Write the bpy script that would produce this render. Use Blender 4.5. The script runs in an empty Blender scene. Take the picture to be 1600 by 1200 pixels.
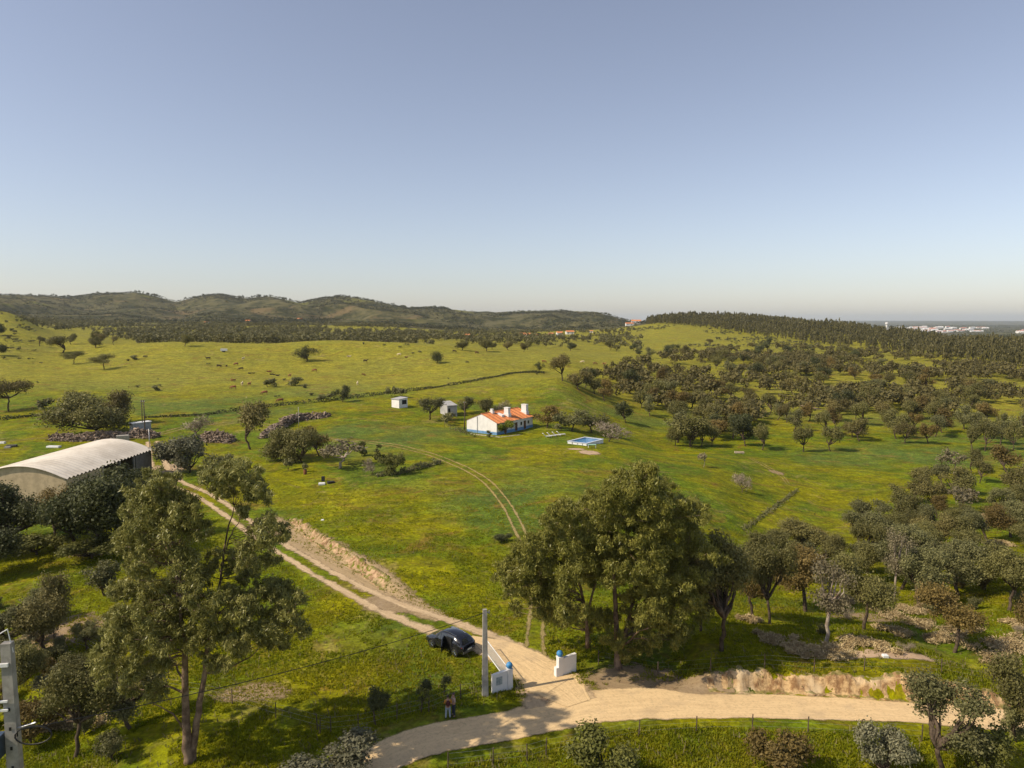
import bpy, math, random
import numpy as np
from mathutils import Vector, Matrix
R = math.radians
SC = bpy.context.scene
COL = SC.collection
# ------------------------------------------------------------------ camera, sky, sun, exposure
H = 28.5; F = 1110.0; P = R(5.15)
cd = bpy.data.cameras.new('camera'); cam = bpy.data.objects.new('camera', cd); COL.objects.link(cam)
cam.location = (0, 0, H); cam.rotation_euler = (R(90) - P, 0, 0)
cd.sensor_width = 36; cd.lens = 36 * F / 1600; cd.clip_start = 0.5; cd.clip_end = 60000
SC.camera = cam
SUN_EL = R(43); SUN_DIR = Vector((-0.94, -0.34, 0)).normalized()      # towards the sun on the map
w = bpy.data.worlds.new('World'); SC.world = w; w.use_nodes = True
nt = w.node_tree; nt.nodes.clear()
sky = nt.nodes.new('ShaderNodeTexSky'); sky.sky_type = 'NISHITA'; sky.sun_disc = False
sky.sun_elevation = SUN_EL; sky.sun_rotation = math.atan2(SUN_DIR.x, SUN_DIR.y)
sky.altitude = 200; sky.air_density = 1.0; sky.dust_density = 0.8; sky.ozone_density = 4.0
hs = nt.nodes.new('ShaderNodeHueSaturation'); hs.inputs['Saturation'].default_value = 0.74
tint = nt.nodes.new('ShaderNodeMix'); tint.data_type = 'RGBA'; tint.blend_type = 'MULTIPLY'; tint.inputs[0].default_value = 1; tint.inputs[7].default_value = (1.06, .965, .93, 1)
bg = nt.nodes.new('ShaderNodeBackground'); bg.inputs[1].default_value = 0.14
out = nt.nodes.new('ShaderNodeOutputWorld')
nt.links.new(sky.outputs[0], hs.inputs['Color']); nt.links.new(hs.outputs[0], tint.inputs[6]); nt.links.new(tint.outputs[2], bg.inputs[0]); nt.links.new(bg.outputs[0], out.inputs[0])
sd = bpy.data.lights.new('sun', 'SUN'); sun = bpy.data.objects.new('sun', sd); COL.objects.link(sun)
sd.energy = 4.6; sd.angle = R(0.53); sd.color = (1.0, 0.87, 0.68)
sv = Vector((SUN_DIR.x * math.cos(SUN_EL), SUN_DIR.y * math.cos(SUN_EL), math.sin(SUN_EL)))
sun.rotation_euler = sv.to_track_quat('Z', 'Y').to_euler()
SC.view_settings.view_transform = 'Standard'; SC.view_settings.look = 'None'
SC.view_settings.exposure = 0.06; SC.view_settings.gamma = 1
cy = SC.cycles
cy.max_bounces = 5; cy.diffuse_bounces = 2; cy.glossy_bounces = 2; cy.transmission_bounces = 3; cy.transparent_max_bounces = 8; cy.volume_bounces = 1

rng = np.random.default_rng(7); random.seed(7)
# ------------------------------------------------------------------ terrain height
def q(py):
    b = -(py - 600) / F
    return (b * math.cos(P) - math.sin(P)) / (math.cos(P) + b * math.sin(P))
ST = [20,45,60,80,100,130,160,185,215,260,310,360,420,500,620,800,1000,1300,1700,2300,3200,4500,7000,11000,16000,24000]
FARL = [60,10,-20,-30,503,502]; FARR = [-36,-40,-41,-41,502.6,501]
T = {
 -500:[-1,-2,-2,-1.5,-1,0,.5,1,2,6,9,13,19,27,38,30,30,45,75,105]+FARL,
 0:   [-1,-1.5,-1,-1,-.5,0,.5,1,2,598,575,553,530,508,485,25,30,40,70,459]+FARL,
 100: [-1,-1,-.5,-.5,0,0,.5,1,2,600,580,562,545,530,524,515,507,498,482,463]+FARL,
 150: [-1,-.6,-.5,-.5,0,0,.5,1,2,602,580,560,542,532,527,518,508,499,482,459]+FARL,
 200: [-1,-.5,-.3,-.2,0,0,.5,1,2,602,578,556,538,10,10,522,510,500,480,457]+FARL,
 280: [-1,0,0,0,0,0,.5,1,2,604,578,555,533.5,11,9,523,512,502,488,471]+FARL,
 340: [0,0,0,0,0,0,.5,1,2,604,580,556,535,11,9,523,512,502,484,462]+FARL,
 420: [0,0,0,0,.2,.3,.8,1.5,2.5,605,583,560,537,11,9,523,512,502,484,464]+FARL,
 480: [0,0,0,0,.3,.5,1,1.5,3,605,583,560,533,11,9,523,512,503,488,474]+FARL,
 530: [0,0,0,0,.5,.7,1,2,3,605,583,560,531.5,11,9,523,512,503,486,463.5]+FARL,
 600: [0,0,0,0,.6,1,1,1.5,3,605,584,560,534,10,9,525,514,505,490,474]+FARL,
 680: [0,0,0,0,.6,1,.8,.8,2.5,604,580,555,538,8,8,528,520,511,499,484]+FARL,
 740: [0,0,0,0,.6,1,.5,.2,2.2,602,575,555,545,8,8,530,521,514,503,488]+FARL,
 780: [0,0,0,0,.6,1,.4,.1,2,599,577,558,548,8,8,530,522,515,505,493]+FARL,
 800: [0,0,0,0,.6,1,.3,.1,2,597,578,560,549,8,537,529,522,517,505,490]+FARL,
 870: [0,0,0,0,.6,1,.5,0,1.5,590,4,562,552,6,7,529,521,513,504,489]+FARL,
 930: [0,0,0,0,.4,.6,.3,-1.5,-1,2,592,572,561,552,543,530,520,512,504,492]+FARL,
 985: [0,0,0,-.5,-.5,-.2,-.6,-3.6,-4,-2,0,576,566,556,546,530,516,507.5,506.5,502.5]+FARR,
 1050:[0,0,0,-1,-1,-1.0,-2.2,-6,-6,-4,-1,0,1,2,3,526,509,499,506,506]+FARR,
 1130:[0,0,-.3,-1.8,-2.8,-2.2,-3.2,-6,-6.5,-5,-3,-2,-1,0,2,528,512,500,5,-10]+FARR,
 1200:[0,0,-.6,-3,-4.5,-4.4,-4.8,-6.5,-6.5,-6,-5,-4,-3,-1,1,530,515,503,0,-20]+FARR,
 1300:[0,0,-.8,-3.5,-5,-6,-6,-6.5,-6.5,-6,-5,-4,-3,-2,0,536,514,12,-12,-28]+FARR,
 1400:[0,0,-.8,-3.5,-5,-6,-6.3,-6.5,-6.5,-6,-5,-5,-4,-3,-1,530,525,-8,-18,-28]+FARR,
 1500:[0,0,-.8,-3.5,-5,-6,-6.3,-6.5,-6.5,-6,-5,-5,-5,-3,-1,541,-4,-14,-18,-28]+FARR,
 1600:[0,0,-.5,-3,-4.5,-6,-6.3,-6.5,-6.5,-6,-5,-5,-5,-3,0,541,-5,-14,-18,-28]+FARR,
 2200:[0,0,-.5,-3,-4.5,-6,-6.3,-6.5,-6.5,-6,-5,-5,-5,-3,0,0,-5,-14,-18,-28]+FARR}
def pchip(x, y, xi):
    x = np.array(x, float); y = np.array(y, float); h = np.diff(x); d = np.diff(y.T).T / (h if y.ndim == 1 else h[:, None])
    m = np.zeros_like(y)
    hh = h if y.ndim == 1 else h[:, None]
    a = d[:-1]; b = d[1:]; w1 = 2 * hh[1:] + hh[:-1]; w2 = hh[1:] + 2 * hh[:-1]
    with np.errstate(all='ignore'):
        mm = np.where(a * b > 0, (w1 + w2) / (w1 / a + w2 / b), 0)
    m[1:-1] = mm; m[0] = d[0]; m[-1] = d[-1]
    k = np.clip(np.searchsorted(x, xi) - 1, 0, len(x) - 2)
    t = (xi - x[k]) / h[k]; hk = h[k]
    if y.ndim > 1: t = t[:, None]; hk = hk[:, None]
    return y[k] * (1 + 2 * t) * (1 - t) ** 2 + m[k] * hk * t * (1 - t) ** 2 + y[k + 1] * t * t * (3 - 2 * t) + m[k + 1] * hk * t * t * (t - 1)
TX = sorted(T); TZ = np.array([[v if v < 400 else H + Y * q(v) for v, Y in zip(T[c], ST)] for c in TX])
LG = np.linspace(math.log(20), math.log(24000), 420); SG = np.linspace((TX[0] - 800) / F, (TX[-1] - 800) / F, 520)
CREST = [(-500,462),(0,462),(60,464),(110,466),(150,461),(215,458),(250,465),(280,473),(310,466),(345,461),(390,468),(425,463),(470,474),(500,468),(535,463),(570,470),(600,476),(640,484),(690,482),(740,490),(775,496),(800,491),(870,488),(900,493),(940,491),(985,503)]
G1 = pchip(np.log(ST), TZ.T, LG)                  # (lg, cols)
GRID = pchip([(c - 800) / F for c in TX], G1.T, SG).T   # (lg, s)
def smooth(a, ax, n):
    for _ in range(n):
        p = np.concatenate([np.take(a, [0], ax), a, np.take(a, [-1], ax)], ax)
        s0 = np.take(p, range(0, p.shape[ax] - 2), ax); s1 = np.take(p, range(1, p.shape[ax] - 1), ax); s2 = np.take(p, range(2, p.shape[ax]), ax)
        a = .25 * s0 + .5 * s1 + .25 * s2
    return a
GRID = smooth(GRID, 1, 6); GRID = smooth(GRID, 0, 1)
_px = SG * F + 800; _cz = H + 2300 * q(np.interp(_px, [c[0] for c in CREST], [c[1] for c in CREST])); _k = np.argmin(abs(LG - math.log(2300)))
_w = np.exp(-((np.exp(LG) - 2300) / 330.0) ** 2)[:, None] * (_px < 990)[None]
GRID = GRID + (_cz - GRID[_k])[None] * _w
def hsh(ix, iy, seed):
    n = (ix.astype(np.int64) * 374761393 + iy.astype(np.int64) * 668265263 + seed * 974634777) & 0xffffffff
    n = ((n ^ (n >> 13)) * 1274126177) & 0xffffffff
    return ((n ^ (n >> 16)) & 0xffff) / 65535.0
def vn(x, y, seed=0):
    x = np.asarray(x, float); y = np.asarray(y, float)
    ix = np.floor(x); iy = np.floor(y); fx = x - ix; fy = y - iy
    fx = fx * fx * (3 - 2 * fx); fy = fy * fy * (3 - 2 * fy)
    a = hsh(ix, iy, seed); b = hsh(ix + 1, iy, seed); c = hsh(ix, iy + 1, seed); d = hsh(ix + 1, iy + 1, seed)
    return (a + (b - a) * fx) * (1 - fy) + (c + (d - c) * fx) * fy - .5
def fbm(x, y, seed=0, o=4):
    s = 0; a = 1
    for k in range(o): s = s + a * vn(x * 2 ** k, y * 2 ** k, seed + k); a *= .5
    return s
def sstep(a, b, x):
    t = np.clip((x - a) / (b - a), 0, 1); return t * t * (3 - 2 * t)
def Zf(X, Y):
    X = np.asarray(X, float); Y = np.asarray(Y, float)
    Yc = np.clip(Y, 20, 23990); s = np.clip(X / Yc, SG[0], SG[-1])
    u = (np.log(Yc) - LG[0]) / (LG[1] - LG[0]); v = (s - SG[0]) / (SG[1] - SG[0])
    i = np.clip(u.astype(int), 0, len(LG) - 2); j = np.clip(v.astype(int), 0, len(SG) - 2); fu = u - i; fv = v - j
    z = (GRID[i, j] * (1 - fv) + GRID[i, j + 1] * fv) * (1 - fu) + (GRID[i + 1, j] * (1 - fv) + GRID[i + 1, j + 1] * fv) * fu
    far = sstep(1050, 1700, Yc) * (1 - sstep(3000, 4500, Yc)) * (1 - sstep(.16, .24, s))
    rid = np.abs(fbm(X / 420, Y / 520, 11, 4))
    z = z - far * 110 * (rid - .05) * (1 - sstep(1900, 2300, Yc) * (1 - sstep(2300, 2500, Yc))) * sstep(1000, 1500, Yc)
    z = z + far * 5 * fbm(X / 90, Y / 90, 5, 3)
    z = z + fbm(X / 60, Y / 60, 21, 3) * .9 * sstep(150, 350, Yc)
    z = z + fbm(X / 12, Y / 12, 31, 3) * .22 * sstep(62, 85, Yc)
    z = z + fbm(X / 2.5, Y / 2.5, 41, 2) * .05
    dA = Y - (np.interp(X, [10,16,20,24,28,32,36], [52.5,52.5,52.7,52.4,51.7,51.1,50.2]) + .35 * vn(X * .9, X * 0, 91))
    z = z + 1.3 * sstep(0, .9, dA) * (1 - sstep(6, 24, dA)) * sstep(13, 17, X) * (1 - sstep(33, 39, X)) * (1 + .35 * vn(X * .5, X * 0, 92))
    dB = (X + 12.9) * .801 + (Y - 72.2) * .598 + .5 * vn(X * .6, Y * .6, 93); tB = -(X + 12.9) * .598 + (Y - 72.2) * .801
    z = z + .8 * sstep(0, 1.2, dB) * (1 - sstep(4, 16, dB)) * sstep(-4, 4, tB) * (1 - sstep(26, 36, tB))
    return z
def zt(x, y): return float(Zf(np.array([x]), np.array([y]))[0])
def ray(px, py):
    a = (px - 800) / F; b = -(py - 600) / F
    return a, math.cos(P) + b * math.sin(P), -math.sin(P) + b * math.cos(P)
YS = np.geomspace(22, 23000, 700)
def at(px, py):
    a, dy, dz = ray(px, py)
    X = YS * a / dy; Zr = H + YS * dz / dy; D = Zr - Zf(X, YS)
    k = np.nonzero(D < 0)[0]
    if len(k) == 0 or k[0] == 0: return None
    k = k[0]; yy = np.linspace(YS[k - 1], YS[k], 12); d2 = H + yy * dz / dy - Zf(yy * a / dy, yy); m = int(np.nonzero(d2 <= 0)[0][0]) if (d2 <= 0).any() else 11; m = max(m, 1)
    hi = yy[m - 1] + (yy[m] - yy[m - 1]) * d2[m - 1] / (d2[m - 1] - d2[m] + 1e-12)
    return Vector((hi * a / dy, hi, zt(hi * a / dy, hi)))
def pt(px, py, Y):
    a, dy, dz = ray(px, py); return Vector((Y * a / dy, Y, H + Y * dz / dy))
def zc(p): return p.y * math.cos(P) - (p.z - H) * math.sin(P)
def hpx(p, base, top):                       # height in metres of something standing at p
    return p.y * (q(top) - q(base))
# ------------------------------------------------------------------ mesh helpers
class MB:
    def __init__(s): s.v = []; s.f = []; s.n = 0
    def add(s, vs, fs):
        s.v.extend([tuple(map(float, p)) for p in vs]); s.f.extend([tuple(i + s.n for i in f) for f in fs]); s.n += len(vs); return s
    def box(s, x0, x1, y0, y1, z0, z1, M=None, bev=0):
        c = [(x0,y0,z0),(x1,y0,z0),(x1,y1,z0),(x0,y1,z0),(x0,y0,z1),(x1,y0,z1),(x1,y1,z1),(x0,y1,z1)]
        if M is not None: c = [M @ Vector(p) for p in c]
        return s.add(c, [(0,3,2,1),(4,5,6,7),(0,1,5,4),(1,2,6,5),(2,3,7,6),(3,0,4,7)])
    def tube(s, pts, rad, n=8, cap=True):
        pts = [Vector(p) for p in pts]; rings = []
        for i, p in enumerate(pts):
            d = (pts[min(i + 1, len(pts) - 1)] - pts[max(i - 1, 0)])
            if d.length < 1e-9: d = Vector((0, 0, 1))
            d.normalize(); a = d.orthogonal() if i == 0 else (prev - d * prev.dot(d))
            if a.length < 1e-6: a = d.orthogonal()
            a.normalize(); prev = a; b = d.cross(a); r = rad[i] if hasattr(rad, '__len__') else rad
            rings.append([p + (a * math.cos(t) + b * math.sin(t)) * r for t in [2 * math.pi * k / n for k in range(n)]])
        vs = [v for rr in rings for v in rr]; fs = []
        for i in range(len(rings) - 1):
            for k in range(n):
                fs.append((i*n+k, i*n+(k+1)%n, (i+1)*n+(k+1)%n, (i+1)*n+k))
        if cap: fs.append(tuple(range(n))[::-1]); fs.append(tuple((len(rings)-1)*n + k for k in range(n)))
        return s.add(vs, fs)
    def sphere(s, c, r, n=10, m=7, sq=(1,1,1)):
        vs = [(c[0], c[1], c[2] + r*sq[2])]; fs = []
        for i in range(1, m):
            for k in range(n):
                t = math.pi * i / m; u = 2 * math.pi * k / n
                vs.append((c[0] + r*sq[0]*math.sin(t)*math.cos(u), c[1] + r*sq[1]*math.sin(t)*math.sin(u), c[2] + r*sq[2]*math.cos(t)))
        vs.append((c[0], c[1], c[2] - r*sq[2])); L = len(vs) - 1
        for k in range(n):
            fs.append((0, 1 + k, 1 + (k+1) % n)); fs.append((L, L - n + (k+1) % n, L - n + k))
            for i in range(m - 2): fs.append((1+i*n+k, 1+(i+1)*n+k, 1+(i+1)*n+(k+1)%n, 1+i*n+(k+1)%n))
        return s.add(vs, fs)
    def mesh(s, name, mat, smooth=False):
        me = bpy.data.meshes.new(name); me.from_pydata(s.v, [], s.f); me.update()
        if mat: me.materials.append(mat)
        if smooth: me.polygons.foreach_set('use_smooth', [True] * len(me.polygons))
        return me
def link(name, me, parent=None, loc=None, rz=None):
    o = bpy.data.objects.new(name, me); COL.objects.link(o)
    if parent: o.parent = parent
    if loc is not None: o.location = loc
    if rz is not None: o.rotation_euler.z = rz
    return o
def part(name, mb, mat, parent, smooth=False, label=None):
    o = link(name, mb.mesh(name, mat, smooth), parent)
    if label: o['label'] = label
    return o
def tag(o, label, cat=None, group=None):
    o['label'] = label
    if cat: o['category'] = cat
    if group: o['group'] = group
    return o
def thing(name, label, cat, loc=(0,0,0), rz=0, group=None):
    o = bpy.data.objects.new(name, None); COL.objects.link(o); o.location = loc; o.rotation_euler.z = rz; o.empty_display_size = .5
    return tag(o, label, cat, group)
def struct(o, kind='structure'): o['kind'] = kind; return o
def quads_mesh(name, Q, mat, rnd=None, smooth=False):       # Q (N,4,3)
    Q = np.asarray(Q, np.float32); N = len(Q); me = bpy.data.meshes.new(name)
    me.vertices.add(N * 4); me.vertices.foreach_set('co', Q.reshape(-1))
    me.loops.add(N * 4); me.loops.foreach_set('vertex_index', np.arange(N * 4, dtype=np.int32))
    me.polygons.add(N); me.polygons.foreach_set('loop_start', np.arange(0, N * 4, 4, dtype=np.int32))
    me.polygons.foreach_set('loop_total', np.full(N, 4, np.int32))
    me.update(calc_edges=True)
    a = me.attributes.new('rnd', 'FLOAT', 'FACE'); a.data.foreach_set('value', np.asarray(rng.random(N) if rnd is None else rnd, np.float32))
    me.materials.append(mat); return me
def grid_mesh(name, V, nu, nv, mat, uv=None, smooth=True):   # V (nu*nv,3), row-major u
    idx = np.arange(nu * nv, dtype=np.int32).reshape(nu, nv)
    f = np.stack([idx[:-1, :-1], idx[1:, :-1], idx[1:, 1:], idx[:-1, 1:]], -1).reshape(-1, 4)
    me = bpy.data.meshes.new(name); N = len(f)
    me.vertices.add(nu * nv); me.vertices.foreach_set('co', np.asarray(V, np.float32).reshape(-1))
    me.loops.add(N * 4); me.loops.foreach_set('vertex_index', f.reshape(-1))
    me.polygons.add(N); me.polygons.foreach_set('loop_start', np.arange(0, N * 4, 4, dtype=np.int32)); me.polygons.foreach_set('loop_total', np.full(N, 4, np.int32))
    me.update(calc_edges=True)
    if uv is not None:
        l = me.uv_layers.new(name='UVMap'); l.data.foreach_set('uv', np.asarray(uv, np.float32)[f.reshape(-1)].reshape(-1))
    if smooth: me.polygons.foreach_set('use_smooth', np.ones(N, bool))
    me.materials.append(mat); return me
# ------------------------------------------------------------------ materials
def newmat(name):
    m = bpy.data.materials.new(name); m.use_nodes = True; n = m.node_tree; n.nodes.clear(); return m, n
class N:
    def __init__(s, nt): s.nt = nt
    def new(s, t, **k):
        n = s.nt.nodes.new(t)
        for a, b in k.items(): setattr(n, a, b)
        return n
    def L(s, a, b): s.nt.links.new(a, b)
    def val(s, sock, v):
        if isinstance(v, bpy.types.NodeSocket): s.L(v, sock)
        else:
            try: sock.default_value = v
            except Exception: sock.default_value = tuple(v) + (1,)
    def mix(s, f, a, b, mode='MIX'):
        n = s.new('ShaderNodeMix', data_type='RGBA', blend_type=mode); s.val(n.inputs[0], f); s.val(n.inputs[6], a); s.val(n.inputs[7], b); return n.outputs[2]
    def math(s, op, a, b=0, c=None, clamp=False):
        n = s.new('ShaderNodeMath', operation=op, use_clamp=clamp); s.val(n.inputs[0], a); s.val(n.inputs[1], b)
        if c is not None: s.val(n.inputs[2], c)
        return n.outputs[0]
    def noise(s, vec, scale, detail=3, rough=.55, dist=0):
        n = s.new('ShaderNodeTexNoise'); s.L(vec, n.inputs['Vector']); n.inputs['Scale'].default_value = scale; n.inputs['Detail'].default_value = detail; n.inputs['Roughness'].default_value = rough; n.inputs['Distortion'].default_value = dist
        return n.outputs[0]
    def ramp(s, f, a, b, lo=0, hi=1):
        n = s.new('ShaderNodeMapRange'); n.interpolation_type = 'SMOOTHSTEP'; s.val(n.inputs[0], f); n.inputs[1].default_value = a; n.inputs[2].default_value = b; n.inputs[3].default_value = lo; n.inputs[4].default_value = hi; return n.outputs[0]
    def bump(s, h, st=.5, d=.05):
        n = s.new('ShaderNodeBump'); n.inputs['Strength'].default_value = st; n.inputs['Distance'].default_value = d; s.L(h, n.inputs['Height']); return n.outputs[0]
    def bsdf(s, col, rough=.8, spec=.3, metal=0, normal=None):
        n = s.new('ShaderNodeBsdfPrincipled'); s.val(n.inputs['Base Color'], col); s.val(n.inputs['Roughness'], rough); s.val(n.inputs['Specular IOR Level'], spec); s.val(n.inputs['Metallic'], metal)
        if normal is not None: s.L(normal, n.inputs['Normal'])
        return n.outputs[0]
    def out(s, sh): o = s.new('ShaderNodeOutputMaterial'); s.L(sh, o.inputs[0])
def pos(n): return n.new('ShaderNodeNewGeometry').outputs['Position']
def obc(n): return n.new('ShaderNodeTexCoord').outputs['Object']
def plain(name, col, rough=.7, spec=.3, metal=0, var=.18, scale=1.5, bump=0, col2=None):
    m, t = newmat(name); n = N(t); v = obc(n); f = n.noise(v, scale, 5, .65)
    c2 = col2 if col2 else tuple(c * (1 - var * 2) for c in col)
    c = n.mix(n.ramp(f, .35, .65), col, c2)
    n.out(n.bsdf(c, rough, spec, metal, n.bump(f, bump, .03) if bump else None)); return m
def leafmat(name, cA, cB, cC=None, trans=.22, rough=.6, brown=.25):
    m, t = newmat(name); n = N(t)
    a = n.new('ShaderNodeAttribute'); a.attribute_name = 'rnd'; r = a.outputs['Fac']
    orr = n.new('ShaderNodeObjectInfo').outputs['Random']
    nz = n.noise(obc(n), 1.1, 2)
    f = n.math('ADD', n.math('MULTIPLY', r, .55), n.math('MULTIPLY', n.ramp(nz, .3, .7), .45))
    c = n.mix(f, cA, cB)
    if cC: c = n.mix(n.math('MULTIPLY', n.ramp(orr, .45, 1.0), brown * 2.2, clamp=True), c, cC)
    hv = n.new('ShaderNodeHueSaturation'); n.L(c, hv.inputs['Color']); n.L(n.math('ADD', n.math('MULTIPLY', n.math('FRACT', n.math('MULTIPLY', orr, 7.3)), .5), .75), hv.inputs['Value']); c = hv.outputs[0]
    d = n.bsdf(c, rough, .25); tr = n.new('ShaderNodeBsdfTranslucent'); n.L(c, tr.inputs[0])
    mx = n.new('ShaderNodeMixShader'); mx.inputs[0].default_value = trans; n.L(d, mx.inputs[1]); n.L(tr.outputs[0], mx.inputs[2]); n.out(mx.outputs[0]); return m
M_OAK = leafmat('oak_leaves', (.088,.088,.022), (.245,.220,.072), (.20,.135,.05), brown=.17)
M_OAKG = leafmat('grey_oak_leaves', (.092,.094,.032), (.245,.230,.092))
M_DARK = leafmat('dark_leaves', (.042,.050,.017), (.125,.130,.045))
M_EUC = leafmat('eucalyptus_leaves', (.105,.112,.024), (.34,.315,.095), trans=.25, rough=.4)
M_EUC2 = leafmat('eucalyptus_olive_leaves', (.110,.120,.018), (.37,.34,.075), trans=.25, rough=.4)
M_RUST = leafmat('rust_leaves', (.11,.082,.022), (.25,.175,.052))
M_PALE = leafmat('pale_leaves', (.15,.125,.065), (.33,.28,.165))
M_GREY = leafmat('bare_twigs', (.18,.14,.09), (.34,.28,.20), trans=0)
M_BRUSH = leafmat('cut_brush', (.25,.17,.075), (.52,.41,.22), trans=0)
M_GRB = leafmat('grey_bush_leaves', (.10,.10,.055), (.27,.255,.150))
M_LIVE = leafmat('fresh_leaves', (.065,.072,.014), (.19,.185,.045))
M_CITR = leafmat('citrus_leaves', (.05,.075,.008), (.22,.24,.02))
M_PINE = leafmat('plantation_leaves', (.050,.048,.015), (.190,.165,.060))
M_WOODL = leafmat('woodland_leaves', (.062,.062,.022), (.185,.165,.062))
M_SCRUB = leafmat('scrub_leaves', (.040,.044,.018), (.120,.112,.048))
M_GRASS = leafmat('grass_blades', (.15,.19,.004), (.31,.285,.008), trans=.5)
M_DRY = leafmat('dry_grass', (.16,.13,.05), (.32,.27,.12))
M_BARK = plain('bark', (.13,.095,.065), .9, .1, var=.3, scale=3, bump=.6)
M_EBARK = plain('eucalyptus_bark', (.27,.19,.13), .85, .15, scale=1.6, bump=.6, col2=(.10,.065,.045))
M_PBARK = plain('pale_bark', (.44,.38,.30), .8, .2, scale=1.4, bump=.3, col2=(.20,.14,.10))
# ground
def ground_mat():
    m, t = newmat('meadow_grass'); n = N(t); v = pos(n)
    n1 = n.noise(v, .012, 4, .6, .6); n2 = n.noise(v, .055, 4, .62, .8); n3 = n.noise(v, .35, 4, .65, .5); n4 = n.noise(v, 2.2, 3, .7); n5 = n.noise(v, .11, 5, .7, 1.2)
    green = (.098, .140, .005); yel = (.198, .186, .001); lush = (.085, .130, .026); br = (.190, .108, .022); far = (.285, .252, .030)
    c = n.mix(n.ramp(n2, .36, .62), green, yel)
    c = n.mix(n.math('MULTIPLY', n.ramp(n1, .50, .60), .75), c, lush)
    c = n.mix(n.math('MULTIPLY', n.ramp(n.noise(v, .028, 4, .65, 1.0), .58, .68), .55), c, (.235, .215, .008))
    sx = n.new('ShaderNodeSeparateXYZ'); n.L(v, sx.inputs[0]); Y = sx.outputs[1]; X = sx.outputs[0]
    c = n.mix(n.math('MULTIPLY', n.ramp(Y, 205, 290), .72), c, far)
    c = n.mix(n.math('MULTIPLY', n.ramp(n5, .53, .68), .7), c, br)
    n6 = n.noise(v, .9, 5, .75, .4); c = n.mix(n.math('MULTIPLY', n.ramp(n6, .54, .72), .36), c, (.060, .078, .010)); c = n.mix(n.math('MULTIPLY', n.ramp(n.noise(v, .05, 5, .75, 2.0), .57, .66), .45), c, (.27, .20, .075))
    c = n.mix(n.math('MULTIPLY', n.ramp(n3, .48, .72), .42), c, (.066, .088, .004))
    c = n.mix(n.math('MULTIPLY', n.ramp(n.noise(v, .22, 5, .72, 1.2), .56, .68), .55), c, (.175, .115, .02))
    c = n.mix(n.math('MULTIPLY', n.ramp(n3, .56, .74), .45), c, (.25, .21, .055))
    g = n.math('MULTIPLY', n.ramp(n4, .25, .78, .62, 1.40), n.math('MULTIPLY', n.ramp(n.noise(v, .55, 6, .8, .6), .32, .68, .68, 1.34), n.ramp(n.noise(v, .13, 5, .8, .8), .35, .65, .84, 1.16)))
    sz = n.new('ShaderNodeCombineXYZ'); n.L(n.math('MULTIPLY', X, .35), sz.inputs[0]); n.L(n.math('MULTIPLY', Y, 1.1), sz.inputs[1]); g = n.math('MULTIPLY', g, n.ramp(n.noise(sz.outputs[0], .5, 4, .7, 1.0), .3, .7, .82, 1.18))
    vm = n.new('ShaderNodeVectorMath', operation='SCALE'); n.L(c, vm.inputs[0]); n.L(g, vm.inputs[3]); c = vm.outputs[0]
    hv = n.new('ShaderNodeHueSaturation'); n.L(c, hv.inputs['Color']); hv.inputs['Value'].default_value = 1.0
    hb = n.math('ADD', n.math('MULTIPLY', n4, .5), n3)
    n.out(n.bsdf(hv.outputs[0], .95, .1, 0, n.bump(hb, .9, .25))); return m
def hill_mat():
    m, t = newmat('hill_scrub'); n = N(t); v = pos(n)
    n1 = n.noise(v, .0028, 5, .62, .5); n2 = n.noise(v, .02, 5, .7); n3 = n.noise(v, .0075, 5, .65, .8)
    c = n.mix(n.ramp(n2, .38, .62), (.040, .043, .018), (.125, .112, .052))
    c = n.mix(n.math('MULTIPLY', n.ramp(n3, .55, .66), .75), c, (.19, .135, .065))
    c = n.mix(n.math('MULTIPLY', n.ramp(n1, .57, .66), .7), c, (.19, .185, .045))
    n.out(n.bsdf(c, .95, .05, 0, n.bump(n2, .8, 8.0))); return m
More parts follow.
